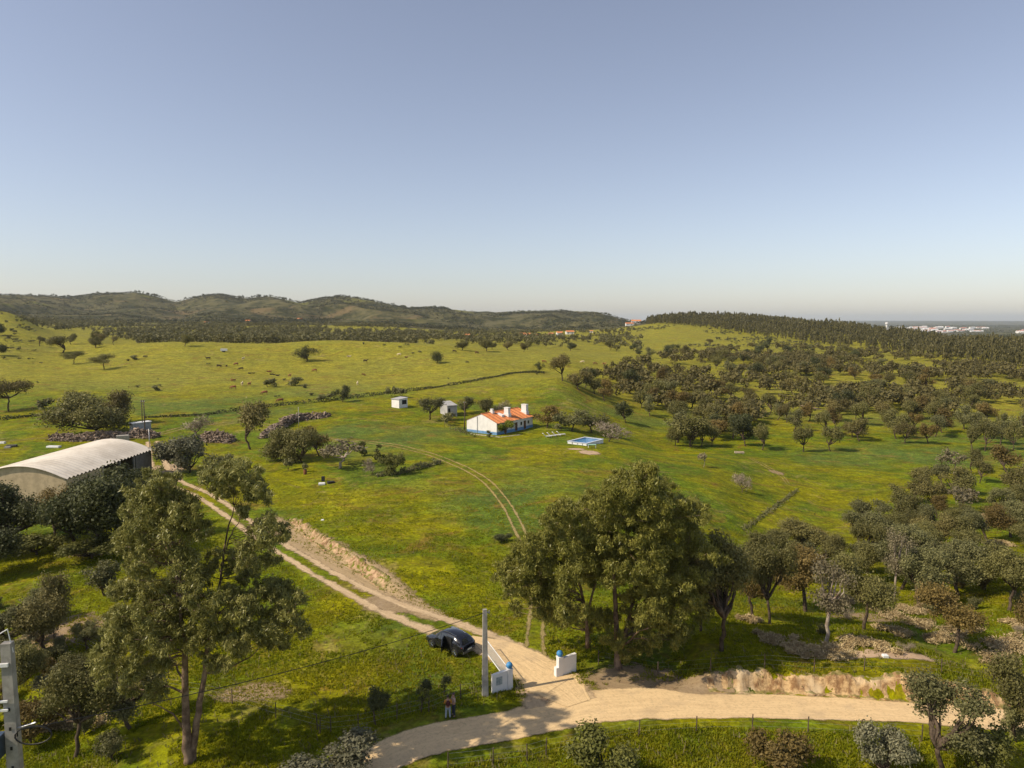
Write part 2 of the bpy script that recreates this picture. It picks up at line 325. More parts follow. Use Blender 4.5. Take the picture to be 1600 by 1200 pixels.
def dirt_mat(name, mode, W, cL=(.50,.40,.26), cD=(.36,.26,.16)):
    # mode road: solid with ragged edges; ruts: two wheel lines
    m, t = newmat(name); n = N(t); v = pos(n)
    uvn = n.new('ShaderNodeUVMap'); sx = n.new('ShaderNodeSeparateXYZ'); n.L(uvn.outputs[0], sx.inputs[0]); a = n.math('ABSOLUTE', sx.outputs[0]); u = sx.outputs[0]
    e = n.noise(v, 1.1, 5, .7); e2 = n.noise(v, .35, 3, .6); e3 = n.noise(v, 5.0, 3, .7)
    st = n.new('ShaderNodeCombineXYZ'); n.L(n.math('MULTIPLY', u, 9), st.inputs[0]); n.L(n.math('MULTIPLY', sx.outputs[1], .22), st.inputs[1]); s1 = n.noise(st.outputs[0], 1.0, 4, .6)
    jag = n.math('ADD', n.math('MULTIPLY', n.math('SUBTRACT', e, .5), .8), n.math('MULTIPLY', n.math('SUBTRACT', e2, .5), .6))
    c = n.mix(n.math('MULTIPLY', n.ramp(s1, .30, .75), .7), cL, cD); c = n.mix(n.math('MULTIPLY', n.ramp(e2, .5, .7), .45), c, (.40,.30,.19)); c = n.mix(n.math('MULTIPLY', n.ramp(e3, .48, .75), .5), c, tuple(x*.55 for x in cD)); c = n.mix(n.math('MULTIPLY', n.ramp(n.noise(v, .8, 6, .75, 1.5), .52, .68), .5), c, tuple(x*.8 for x in cD))
    if mode == 'road':
        k = n.ramp(n.math('ADD', a, n.math('MULTIPLY', jag, .30)), .80, .93, 1, 0)
    elif mode == 'patch':
        k = n.ramp(n.math('ADD', a, jag), .45, .75, 1, 0)
    else:
        rut = n.math('ABSOLUTE', n.math('SUBTRACT', n.math('ABSOLUTE', n.math('ADD', u, n.math('MULTIPLY', n.math('SUBTRACT', e2, .5), .12))), .48))
        k = n.ramp(n.math('ADD', rut, n.math('MULTIPLY', jag, .62 if mode == 'ruts' else .55)), .10 if mode == 'ruts' else .03, .30 if mode == 'ruts' else .19, 1, 0)
    tr = n.new('ShaderNodeBsdfTransparent'); mx = n.new('ShaderNodeMixShader'); n.L(k, mx.inputs[0]); n.L(tr.outputs[0], mx.inputs[1])
    n.L(n.bsdf(c, .95, .1, 0, n.bump(n.math('ADD', s1, n.math('MULTIPLY', e3, .3)), .5, .12)), mx.inputs[2]); n.out(mx.outputs[0]); return m
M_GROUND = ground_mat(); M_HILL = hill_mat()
# ------------------------------------------------------------------ ground and hills: one polar sheet, two ranges
def build_ground():
    az = np.concatenate([np.linspace(-179, -52, 24), np.linspace(-50, 50, 620), np.linspace(52, 179, 24)])
    ra = np.concatenate([np.linspace(.2, 24, 10), np.geomspace(26, 130, 300), np.geomspace(131, 1150, 340)[0:]])
    rb = np.concatenate([np.geomspace(1150, 4000, 240), np.geomspace(4050, 26000, 60)])
    azr = np.radians(az)
    def mk(r, name, mat):
        A, Rr = np.meshgrid(azr, r, indexing='ij'); X = Rr * np.sin(A); Y = Rr * np.cos(A); Z = Zf(X, Y)
        lat = sstep(.9, 1.9, np.abs(X) / np.maximum(Y, 1)) + (Y < 0)
        Z = Z * (1 - np.clip(lat, 0, 1)) + np.clip(lat, 0, 1) * np.minimum(Z, 0) * .5
        me = grid_mesh(name, np.stack([X, Y, Z], -1).reshape(-1, 3), len(azr), len(r), mat)
        me.flip_normals(); return link(name, me)
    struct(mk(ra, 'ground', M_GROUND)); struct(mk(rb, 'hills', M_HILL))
build_ground()
# ------------------------------------------------------------------ roads draped on the ground
def spline(pts, n):
    pts = np.array(pts, float); d = np.concatenate([[0], np.cumsum(np.linalg.norm(np.diff(pts, axis=0), axis=1))])
    return np.array([pchip(d, pts[:, k], np.linspace(0, d[-1], n)) for k in range(pts.shape[1])]).T, d[-1]
def strip(name, left, right, mat, n, m, lift):
    L, dl = spline(left, n); Rr, _ = spline(right, n); t = np.linspace(0, 1, m)
    X = L[:, None, 0] * (1 - t) + Rr[:, None, 0] * t; Y = L[:, None, 1] * (1 - t) + Rr[:, None, 1] * t
    Z = Zf(X, Y) + lift; U = np.broadcast_to(t * 2 - 1, X.shape); V = np.broadcast_to(np.linspace(0, dl, n)[:, None], X.shape)
    me = grid_mesh(name, np.stack([X, Y, Z], -1).reshape(-1, 3), n, m, mat, np.stack([U, V], -1).reshape(-1, 2))
    if me.polygons[0].normal.z < 0: me.flip_normals()
    return struct(link(name, me))
def wp(L): return [(at(*p).x, at(*p).y) for p in L]
def offset(L, wd):
    P2, _ = spline(L, 40); d = np.gradient(P2, axis=0); nrm = np.stack([-d[:, 1], d[:, 0]], -1); nrm /= np.linalg.norm(nrm, axis=1)[:, None]
    wd = np.array(wd); wd = np.interp(np.linspace(0, 1, 40), np.linspace(0, 1, len(wd)), wd)[:, None]
    return P2 + nrm * wd, P2 - nrm * wd
M_ROAD = dirt_mat('road_dirt', 'road', 6, (.76,.555,.30), (.62,.44,.235))
M_RUTS = dirt_mat('track_dirt', 'ruts', 4, (.60,.45,.27), (.40,.28,.16))
M_RUT2 = dirt_mat('faint_track_dirt', 'thin', 3, (.36,.27,.12), (.24,.20,.06))
M_PATCH = dirt_mat('bare_soil', 'patch', 3, (.55,.40,.26), (.36,.24,.14))
M_PATCH2 = dirt_mat('trodden_soil', 'patch', 3, (.34,.25,.14), (.24,.16,.09))
south = [(-15,25),(-13.5,30),(-11.5,36),(-9.0,40.8)] + wp([(640,1198),(700,1179),(800,1160),(900,1140),(960,1131),(1050,1128),(1200,1126),(1300,1129),(1400,1131),(1500,1140),(1600,1150)]) + [(52,40),(75,24)]
north = [(-20,25),(-18,31),(-15.5,37),(-12.6,42)] + wp([(572,1166),(610,1147),(690,1125),(770,1113),(825,1098),(900,1078),(1000,1072),(1090,1082),(1200,1083),(1300,1088),(1400,1095),(1500,1101),(1600,1110)]) + [(58,46),(82,30)]
strip('dirt_road', south, north, M_ROAD, 500, 28, .045)
c1 = wp([(878,1100),(852,1062),(800,1024),(745,998),(698,983),(640,962),(590,941),(560,926),(510,899),(455,866),(420,845),(375,812),(320,775),(280,758),(252,735),(243,705),(238,690)])
a, b = offset(c1, [4.2,2.9,2.9,2.3,2.0,2.0,2.0,2.0,2.1,2.2,2.3,2.3,2.4,3,3,2.5,2])
strip('farm_track', a, b, M_RUTS, 500, 20, .05)
ent = wp([(905,1100),(862,1066),(822,1038),(775,1012),(735,996)])
a, b = offset(ent, [1.2,2.9,2.4,2.0,.3]); strip('gate_driveway', a, b, dirt_mat('driveway_dirt', 'road', 5, (.76,.555,.30), (.62,.44,.235)), 160, 16, .075)
c2 = wp([(838,1050),(836,1000),(839,950),(836,900),(828,860),(815,835),(795,795),(765,757),(715,727),(645,703),(590,693),(520,688)])
M_RUT3 = dirt_mat('grassy_track_dirt', 'thin', 3, (.37,.28,.10), (.27,.21,.06))
a, b = offset(c2[:7], [1.7,1.4,1.3,1.3,1.3,1.4,1.4]); strip('house_track', a, b, M_RUT2, 300, 14, .055)
a, b = offset(c2[6:], [1.4,1.5,1.6,1.8,2,2]); strip('house_track', a, b, M_RUT3, 300, 14, .055)
cv = wp([(690,968),(640,944),(600,920),(560,897),(510,868),(455,835),(415,808)]); a, b = offset(cv, [1.6,2.6,3.4,3.6,3.6,3.2,2.4]); strip('track_verge', a, b, dirt_mat('verge_dirt', 'patch', 3, (.44,.32,.18), (.28,.20,.10)), 300, 18, .03)
c3 = wp([(1172,716),(1195,728),(1218,742),(1232,757)]); a, b = offset(c3, [.8,1.2,1.0,.6]); strip('field_path', a, b, M_RUT3, 200, 8, .055)
c4 = wp([(0,690),(90,684),(180,687),(240,680),(290,668),(420,650)]); a, b = offset(c4, [1.6,1.6,1.6,2.0,2,1.6]); strip('pasture_track', a, b, M_RUT2, 200, 8, .06)
c5 = wp([(520,688),(430,668),(380,660),(300,664)]); a, b = offset(c5, [1.6]*4); strip('pasture_track', a, b, M_RUT2, 120, 8, .065)
def patch(name, px, py, rx, ry, mat, seed=0, rot=0, lift=.05):
    c = at(px, py); n, m = 26, 30; r = np.linspace(0.001, 1, m); t = np.linspace(0, 2 * math.pi, n)
    Tt, Rr = np.meshgrid(t, r, indexing='ij'); x = rx * Rr * np.cos(Tt); y = ry * Rr * np.sin(Tt)
    X = c.x + x * math.cos(rot) - y * math.sin(rot); Y = c.y + x * math.sin(rot) + y * math.cos(rot)
    me = grid_mesh(name, np.stack([X, Y, Zf(X, Y) + lift], -1).reshape(-1, 3), n, m, mat, np.stack([Rr, Tt * 0], -1).reshape(-1, 2))
    if me.polygons[len(me.polygons)//2].normal.z < 0: me.flip_normals()
    return struct(link(name, me))
patch('bare_soil', 920, 707, 3.6, 3.6, M_PATCH); patch('bare_soil', 900, 702, 3.0, 2, M_PATCH, lift=.06)
patch('bare_soil', 985, 1062, 6.5, 3.5, M_PATCH2, lift=.035); patch('bare_soil', 1090, 1075, 5, 2.2, M_PATCH2, lift=.036); patch('bare_soil', 395, 1082, 4.5, 2.2, M_PATCH2, lift=.035)
patch('bare_soil', 110, 985, 7, 6, M_PATCH2, lift=.035); patch('bare_soil', 1380, 1022, 7.5, 1.4, M_PATCH, lift=.037); patch('bare_soil', 1350, 965, 5, 3, M_PATCH2, lift=.035)
patch('bare_soil', 1480, 870, 6, 4, M_PATCH2, lift=.035); patch('bare_soil', 255, 735, 6, 9, M_PATCH, lift=.03); patch('bare_soil', 1212, 738, 2.6, 3.2, M_PATCH2, lift=.045)
patch('bare_soil', 850, 1078, 3.5, 2.2, M_PATCH, lift=.05); patch('bare_soil', 600, 945, 3, 5, M_PATCH2, lift=.038, rot=.9); patch('bare_soil', 1258, 635, 3, 14, M_PATCH, lift=.05, rot=.25)
# earth banks: rough relief beside road and track
def bank(name, line, hgt, dep, seed, mat, nu=260, nv=16, face=1):
    L, dl = spline(line, nu); d = np.gradient(L, axis=0); nr = np.stack([-d[:, 1], d[:, 0]], -1); nr /= np.linalg.norm(nr, axis=1)[:, None]; nr *= face
    tt = np.linspace(0, 1, nu); env = sstep(0, .12, tt) * (1 - sstep(.88, 1, tt)); v = np.linspace(0, 1, nv)
    along = tt * dl; rough = fbm(along[:, None] / .9, v[None] * 2.5 + seed, seed, 4); r2 = np.abs(fbm(along[:, None] / 1.6, v[None] * .7 + 9, seed + 5, 3))
    fine = fbm(along[:, None] / .35, v[None] * 4 + seed, seed + 7, 3)
    edge = sstep(0, .12, v)[None] * (1 - sstep(.84, 1, v))[None] * env[:, None]
    offs = v[None] * dep - .35 + (rough * .45 - r2 * .8 + fine * .16) * edge
    X = L[:, None, 0] + nr[:, None, 0] * offs; Y = L[:, None, 1] + nr[:, None, 1] * offs
    Z = Zf(X, Y) + .08 * edge + (rough * .22 + fine * .14) * edge - .15 * (1 - edge)
    me = grid_mesh(name, np.stack([X, Y, Z], -1).reshape(-1, 3), nu, nv, mat, None, False)
    if me.polygons[5].normal.z < 0: me.flip_normals()
    return struct(link(name, me))
def bank_mat(cA=(.58,.40,.20), cB=(.26,.15,.07), cC=(.62,.47,.28), gr=0):
    m, t = newmat('bank_earth'); n = N(t); v = pos(n); g = n.new('ShaderNodeNewGeometry'); sx = n.new('ShaderNodeSeparateXYZ'); n.L(g.outputs['Normal'], sx.inputs[0])
    a = n.noise(v, 1.6, 5, .7); b = n.noise(v, .5, 3); c = n.mix(n.ramp(a, .38, .60), cA, cB); c = n.mix(n.ramp(b, .5, .7), c, cC)
    k = n.math('MULTIPLY', n.ramp(n.math('ADD', sx.outputs[2], n.math('MULTIPLY', b, .3)), .98, 1.12), .6)
    c = n.mix(k, c, (.12,.14,.02)); c = n.mix(n.math('MULTIPLY', n.ramp(n.noise(v, .9, 5, .75, 1.0), .50, .60), gr), c, (.13,.15,.012)); n.out(n.bsdf(c, .95, .1, 0, n.bump(a, .8, .15))); return m
M_BANK = bank_mat()
bank('earth_bank', [(13.5,52.5),(16,52.5),(20,52.7),(24,52.4),(28,51.7),(32,51.1),(36,50.2),(38.5,49.6)], 1.5, 2.0, 3, M_BANK, 420, 26)
bank('earth_bank', [(-11.7,70.6),(-16.2,76.6),(-20.7,82.6),(-25.2,88.7),(-29.7,94.7),(-34,100.4)], .95, 1.9, 9, bank_mat((.52,.35,.21), (.25,.15,.08), (.50,.34,.20), .95), face=-1)
# ------------------------------------------------------------------ foliage
def rand_unit(n):
    v = rng.normal(size=(n, 3)); return v / np.linalg.norm(v, axis=1)[:, None]
def leaves(centers, radii, counts, size, flat=.75, asp=.6, outward=.5, droop=0, shell=.3):
    Q = []
    for c, r, k in zip(centers, radii, counts):
        d = rand_unit(k); rr = (shell + (1 - shell) * rng.random(k)) * (.75 + .35 * rng.random(k) + .25 * rng.random(k) ** 4)
        p = d * (rr * r)[:, None] * np.array([1, 1, flat]) + np.array(c)
        nn = d * outward + rand_unit(k) * (1 - outward) + np.array([0, 0, .12]); nn /= np.linalg.norm(nn, axis=1)[:, None]
        t = np.cross(nn, rand_unit(k)); t /= np.linalg.norm(t, axis=1)[:, None] + 1e-9; t[:, 2] -= droop; b = np.cross(nn, t); b /= np.linalg.norm(b, axis=1)[:, None] + 1e-9
        s = size * (.6 + .8 * rng.random(k))[:, None]; a1 = t * s; b1 = b * s * asp
        Q.append(np.stack([p - a1 * .5, p + b1 * .5 + a1 * .05, p + a1 * .5, p - b1 * .5 - a1 * .08], 1))
    return np.concatenate(Q)
def limb(mb, p0, p1, r0, r1, wob=.12, n=5, sides=7):
    p0 = Vector(p0); p1 = Vector(p1); L = (p1 - p0).length; pts = []
    for i in range(n + 1):
        t = i / n; p = p0.lerp(p1, t); k = math.sin(math.pi * t) * wob * L
        pts.append(p + Vector((random.uniform(-1,1) * k, random.uniform(-1,1) * k, (random.uniform(-.3,.6)) * k)))
    pts[0] = p0; pts[-1] = p1
    mb.tube(pts, [r0 + (r1 - r0) * (i / n) ** .8 for i in range(n + 1)], sides)
def oak_protos(n, h, wdt, ncl, kleaf, size, mat, bark=M_BARK, flat=.7, trunk=.32, sides=7, clump=.23, lean=.12, seed=0, asp=.6):
    global rng
    res = []
    for i in range(n):
        random.seed(seed * 100 + i); rng = np.random.default_rng(seed * 100 + i)
        tr = MB(); th = h * trunk * random.uniform(.85, 1.15); top = Vector((random.uniform(-1,1) * h * lean, random.uniform(-1,1) * h * lean, th))
        limb(tr, (0,0,-.4), top, h * .030, h * .022, .06, 5, sides)
        cs = []; rs = []; hw = wdt / 2
        for k in range(ncl):
            if k == 0:
                lobes = []
                for _l in range(random.choice((4, 5, 6))):
                    dd = rand_unit(1)[0]; dd[2] = dd[2] * .8 + .12; lobes.append(dd * random.uniform(.45, .82))
            for _ in range(20):
                u3 = random.choice(lobes) + rand_unit(1)[0] * random.uniform(.05, .42)
                c = np.array([u3[0] * hw, u3[1] * hw, th + (h - th) * .44 + u3[2] * (h - th) * .56])
                if all(np.linalg.norm((c - o) * np.array([1,1,1.2])) > wdt * clump * .55 for o in cs): break
            cs.append(c); rs.append(wdt * clump * random.uniform(.7, 1.25))
        for k, c in enumerate(cs):
            if k % 3 == 0 or ncl < 8:
                mid = top.lerp(Vector(c), .55) + Vector((0,0,-.05*h)); limb(tr, top, mid, h*.022, h*.014, .12, 3, 5); limb(tr, mid, c, h*.014, h*.004, .1, 3, 4)
        Q = leaves(cs, rs, [int(kleaf * (r / (wdt * clump)) ** 2) + 3 for r in rs], size, flat, asp)
        res.append((tr.mesh('trunk', bark, True), quads_mesh('crown', Q, mat), h, wdt))
    return res
PN = {'oak': oak_protos(5, 6.5, 6.2, 52, 300, .18, M_OAK, seed=1, clump=.16, flat=.8), 'grey': oak_protos(4, 6.5, 5.6, 44, 240, .18, M_OAKG, seed=2, trunk=.36, clump=.155, flat=.8),
      'pale': oak_protos(3, 6.5, 5.2, 30, 100, .20, M_PALE, bark=M_PBARK, seed=3, trunk=.38, clump=.16, flat=.8), 'rust': oak_protos(3, 6.5, 5.8, 44, 230, .18, M_RUST, seed=4, trunk=.32, clump=.16, flat=.8),
      'dark': oak_protos(2, 6.5, 6.4, 54, 340, .2, M_DARK, seed=5, trunk=.2, clump=.16, flat=.85),
      'bush': oak_protos(3, 2.6, 3.4, 34, 150, .15, M_OAKG, seed=6, trunk=.12, flat=.85, clump=.15), 'greenbush': oak_protos(2, 2.6, 3.2, 34, 150, .15, M_LIVE, seed=7, trunk=.12, flat=.85, clump=.15),
      'bare': oak_protos(2, 4, 5, 22, 170, .34, M_GREY, seed=8, trunk=.2, flat=.75, asp=.12), 'greybush': oak_protos(2, 2.6, 3.8, 40, 190, .15, M_GRB, seed=61, trunk=.1, flat=.7, clump=.15),
      'citrus': oak_protos(1, 3.4, 3.8, 16, 300, .2, M_CITR, seed=9, trunk=.25),
      'sapling': oak_protos(3, 3.0, 2.3, 12, 130, .30, M_DARK, seed=10, trunk=.3, asp=.2, flat=.9), 'rustbush': oak_protos(2, 2.6, 3.4, 34, 150, .15, M_RUST, seed=12, trunk=.12, flat=.85, clump=.15)}
PF = {'oak': oak_protos(7, 7.5, 7.4, 26, 140, .36, M_OAK, seed=21, sides=5, trunk=.25, clump=.2, flat=.85), 'grey': oak_protos(4, 7.5, 7.0, 24, 130, .36, M_OAKG, seed=22, sides=5, trunk=.26, clump=.2, flat=.85),
      'dark': oak_protos(3, 7, 7.2, 26, 140, .36, M_DARK, seed=23, sides=5, trunk=.2, clump=.2, flat=.85), 'rust': oak_protos(3, 7.5, 6.6, 24, 120, .36, M_RUST, seed=24, sides=5, trunk=.26, clump=.2, flat=.85),
      'bush': oak_protos(3, 2.6, 3.6, 9, 60, .42, M_OAKG, seed=25, trunk=.1, sides=4), 'bare': oak_protos(2, 4, 5.4, 14, 70, .6, M_GREY, seed=26, asp=.14, sides=4, trunk=.15),
      'pale': oak_protos(2, 6.5, 6, 13, 60, .5, M_PALE, bark=M_PBARK, seed=27, sides=4), 'greenbush': oak_protos(2, 2.6, 3.2, 9, 60, .4, M_LIVE, seed=28, trunk=.1, sides=4),
      'rustbush': oak_protos(1, 2.6, 3.4, 9, 60, .4, M_RUST, seed=29, trunk=.1, sides=4), 'ball': oak_protos(2, 7, 7, 15, 240, .33, M_DARK, seed=35, sides=5, trunk=.14, flat=.9, clump=.27), 'low': oak_protos(3, 7, 9, 44, 170, .34, M_OAK, seed=33, sides=5, trunk=.10, flat=.85, clump=.17), 'umb': oak_protos(2, 7, 9, 28, 170, .33, M_OAK, seed=30, sides=5, trunk=.42, flat=.5, lean=.2)}
rng = np.random.default_rng(99); random.seed(99)
def tree(p, kind, h, wd, label, cat='tree', group=None, name='oak_tree', rz=None, near=None, sink=0):
    near = p.y < 125 if near is None else near
    lib = (PN if near and kind in PN else PF); lib = lib if kind in lib else PN
    tm, cm, ph, pw = random.choice(lib[kind])
    t = thing(name, label, cat, (p.x, p.y, p.z - sink), random.uniform(0, 6.28) if rz is None else rz, group)
    s = h / ph; sw = wd / pw; t.scale = (sw * random.uniform(.9, 1.12), sw * random.uniform(.9, 1.12), s)
    link('trunk' if name != 'bush' else 'stem', tm, t); link('crown' if name != 'bush' else 'foliage', cm, t); return t
def ptree(px, py, hp, wpx, kind, label, cat='tree', group=None, name='oak_tree', **k):
    p = at(px, py)
    if p is None: return
    return tree(p, kind, hpx(p, py, py - hp), wpx * zc(p) / F, label, cat, group, name, **k)
# --- manually placed trees and bushes  (px, py of the foot, height px, width px, kind, label)
TL = [
 (70,1018,118,102,'oak','dark round oak with a clear straight trunk left of the big eucalyptus'),
 (20,1030,85,95,'grey','oak at the left edge behind the concrete power pole'),
 (115,1185,140,110,'oak','sparse oak with a dark trunk between the concrete pole and the big eucalyptus'),
 (205,1140,95,95,'grey','small leaning oak just left of the big eucalyptus trunk'),
 (30,1110,100,70,'oak','scraggy olive-brown tree right beside the concrete power pole'),
 (12,856,108,120,'dark','dark oak at the left edge below the arched barn'),
 (88,856,98,72,'rust','rusty brown tree between two dark oaks below the barn gable'),
 (165,862,152,150,'dark','largest dark oak standing against the side of the arched barn'),
 (122,858,122,100,'dark','dark oak between the rusty tree and the largest barn oak'),
 (212,852,128,110,'dark','dark oak below the grey corner of the arched barn'),
 (185,838,118,112,'dark','dark oak hugging the long side of the arched barn'),
 (-62,868,125,130,'dark','dark oak mostly beyond the left edge below the barn'),
 (-30,905,95,110,'dark','dark oak cut by the left edge, shading the grass below the barn'),
 (14,643,53,64,'umb','umbrella-shaped oak with dark trunk at the left edge of the pasture'),
 (150,676,68,122,'low','broad low oak behind the long heap, crown reaching the ground'),
 (190,662,54,64,'low','rounded oak rising behind the right side of the broad low oak'),
 (122,656,46,66,'low','rounded oak rising behind the left side of the broad low oak'),
 (163,577,24,34,'umb','small flat-topped oak with forked trunk, rightmost of the hillside pair'),
 (115,569,20,28,'umb','small flat-topped oak just below the bushy crown on the left hillside'),
 (98,552,26,46,'oak','wide bushy oak above the flat-topped pair on the left hillside'),
 (62,541,15,17,'oak','small thin oak high on the left hillside'),
 (-4,556,24,32,'dark','dark oak cut by the left edge on the hillside, lower one'),
 (-4,524,20,26,'dark','dark oak cut by the left edge on the hillside, upper one'),
 (289,541,19,26,'oak','oak standing on the pasture skyline left of the white trailer'),
 (478,565,25,34,'ball','lone leaning dark oak in the middle of the cattle pasture'),
 (682,568,23,24,'ball','lone round dark oak on the right part of the cattle pasture'),
 (843,580,15,14,'ball','small round dark tree right of the end of the pasture fence'),
 (392,702,72,62,'oak','tall oak at the right end of the dark bark heap'),
 (440,718,55,58,'low','brown-green oak left in the thicket below the bark heap'),
 (473,722,58,62,'low','darkest oak in the middle of the thicket below the bark heap'),
 (500,712,48,44,'rust','reddish-brown tree at the right of the thicket below the bark heap'),
 (535,628,27,24,'dark','small dark tree growing on the pasture fence line'),
 (672,656,40,38,'grey','olive tree with rounded crown left of the grey-white ruin'),
 (728,647,28,30,'grey','dark olive tree between the ruin and the farmhouse'),
 (760,650,28,34,'oak','brownish tree behind the left side of the farmhouse roof'),
 (855,668,36,42,'rust','brown leafy tree at the right end of the farmhouse'),
 (893,674,36,42,'grey','olive-green tree, left one behind the loungers'),
 (925,676,36,48,'grey','olive-green tree, right one behind the loungers'),
 (1415,817,54,48,'low','round dense oak standing apart at the edge of the right field'),
 (1125,1016,175,112,'oak','tall dark oak directly right of the big round eucalyptus'),
 (1203,975,130,86,'oak','dark oak, second to the right of the round eucalyptus'),
 (1257,956,105,95,'rust','oak with rusty crown and thick dark trunk above the cut bank'),
 (1291,1006,130,92,'pale','thin pale-trunked oak above the left end of the earth bank'),
 (1350,985,120,90,'oak','olive-brown oak above the middle of the earth bank'),
 (1397,940,110,56,'pale','tall pale bare-looking tree in the brush at the right'),
 (1440,945,100,88,'grey','grey-green oak behind the heaps of cut brush'),
 (1500,930,95,92,'grey','broad grey-green oak in the right grove above the brush'),
 (1490,1020,115,92,'rust','orange-brown oak standing among heaps of cut brush'),
 (1577,955,100,80,'oak','oak near the right edge with a straight thin trunk'),
 (1620,1020,110,80,'rust','rusty oak cut by the right edge above the road'),
 (1472,1206,140,125,'grey','open oak with crooked trunk in front of the road at lower right'),
 (1610,1180,150,110,'oak','oak cut by the right edge in front of the road'),
 (1176,965,110,70,'rust','brownish oak squeezed behind the tall dark oak'),
 (1160,900,70,80,'oak','oak half hidden behind the right shoulder of the round eucalyptus'),
 (1215,890,62,62,'oak','oak at the left end of the back row of the right grove'),
]
for t in TL:
    ptree(*t[:5], t[5])
SH = [
 (70,641,20,28,'bush','round dark bush beside the umbrella oak on the left','bush'),
 (505,1224,64,150,'greybush','grey-green bush at the bottom edge left of the road','bush'),
 (932,1215,78,122,'greenbush','green bush at the bottom edge below the road bend','bush'),
 (1222,1215,66,118,'rustbush','reddish-brown bush at the bottom edge on the verge','bush'),
 (1385,1215,72,98,'greybush','pale grey-green bush at the bottom edge left of the crooked oak','bush'),
 (1525,1215,80,90,'greenbush','green bush below the crooked oak at the bottom edge','bush'),
 (1590,1160,60,60,'bush','bush cut by the right edge beside the dirt road','bush'),
 (310,682,36,52,'bare','leafless grey tree left of the dark bark heap','bare tree'),
 (300,738,62,92,'greybush','large soft grey-green shrub right of the barn','shrub'),
 (345,760,50,60,'bush','olive shrub behind the top of the big eucalyptus','shrub'),
 (530,732,46,78,'pale','pale spreading blossom tree at the right of the thicket','blossom tree'),
 (595,720,22,24,'greenbush','small dark green bush right of the pale blossom tree','bush'),
 (565,712,20,26,'greenbush','dark green bush behind the pale blossom tree','bush'),
 (610,742,34,44,'greenbush','thin light green sapling above the dark hedge shadow','sapling'),
 (580,740,24,30,'bare','small leafless shrub beside the light green sapling','bush'),
 (450,735,20,18,'bush','tiny grey-green shrub in front of the thicket','bush'),
 (478,738,16,12,'bush','tiny round shrub beside the red drum','bush'),
 (510,626,12,26,'bush','low bush left of the small dark tree on the fence line','bush'),
 (612,620,18,16,'bush','small bush at the left corner of the white shed','bush'),
 (627,621,16,26,'bush','bush growing behind the white shed','bush'),
 (698,662,18,30,'bush','bushy growth in front of the grey-white ruin','bush'),
 (785,650,26,32,'bare','leafless grey tree behind the middle of the farmhouse roof','bare tree'),
 (790,679,25,26,'citrus','yellow-green citrus tree in front of the farmhouse door side','citrus tree'),
 (60,868,34,90,'greenbush','low dark growth under the barn oaks, left part','bush'),(150,872,34,100,'greenbush','low dark growth under the barn oaks, right part','bush'),
 (950,690,32,62,'bare','grey leafless thicket behind the swimming pool','bare tree'),
 (875,672,24,30,'bush','low olive bush between farmhouse and loungers','bush'),
 (1099,730,24,18,'pale','small blossoming tree left of the field path','blossom tree'),
 (1160,770,33,32,'bare','pale leafless round tree beside the field path','bare tree'),
 (240,1010,60,80,'bush','tangled bush behind the big eucalyptus crown','bush'),
 (165,930,50,80,'bush','brown-green shrub at the left foot of the eucalyptus crown','shrub'),
 (50,1160,70,90,'rustbush','rusty shrub in front of the concrete power pole','shrub'),
 (587,1133,62,40,'sapling','dark young pine on the roadside bank, leftmost of three','young pine'),
 (657,1112,52,34,'sapling','dark young pine on the roadside bank, middle of three','young pine'),
 (694,1085,32,24,'sapling','dark young pine on the roadside bank, nearest the gate','young pine'),
 (870,720-62,14,18,'bush','low bush by the terrace end of the farmhouse','bush'),
 (765,683,9,12,'greenbush','little clipped shrub against the sunny gable of the farmhouse','bush'),
 (785,846,14,30,'dark','dark sprig of foliage left of the round eucalyptus','bush'),
]
for t in SH:
    ptree(*t[:5], t[5], cat=t[6], name={'blossom tree':'blossom_tree','bare tree':'bare_tree','citrus tree':'citrus_tree','young pine':'young_pine','sapling':'sapling_tree'}.get(t[6],'bush'))
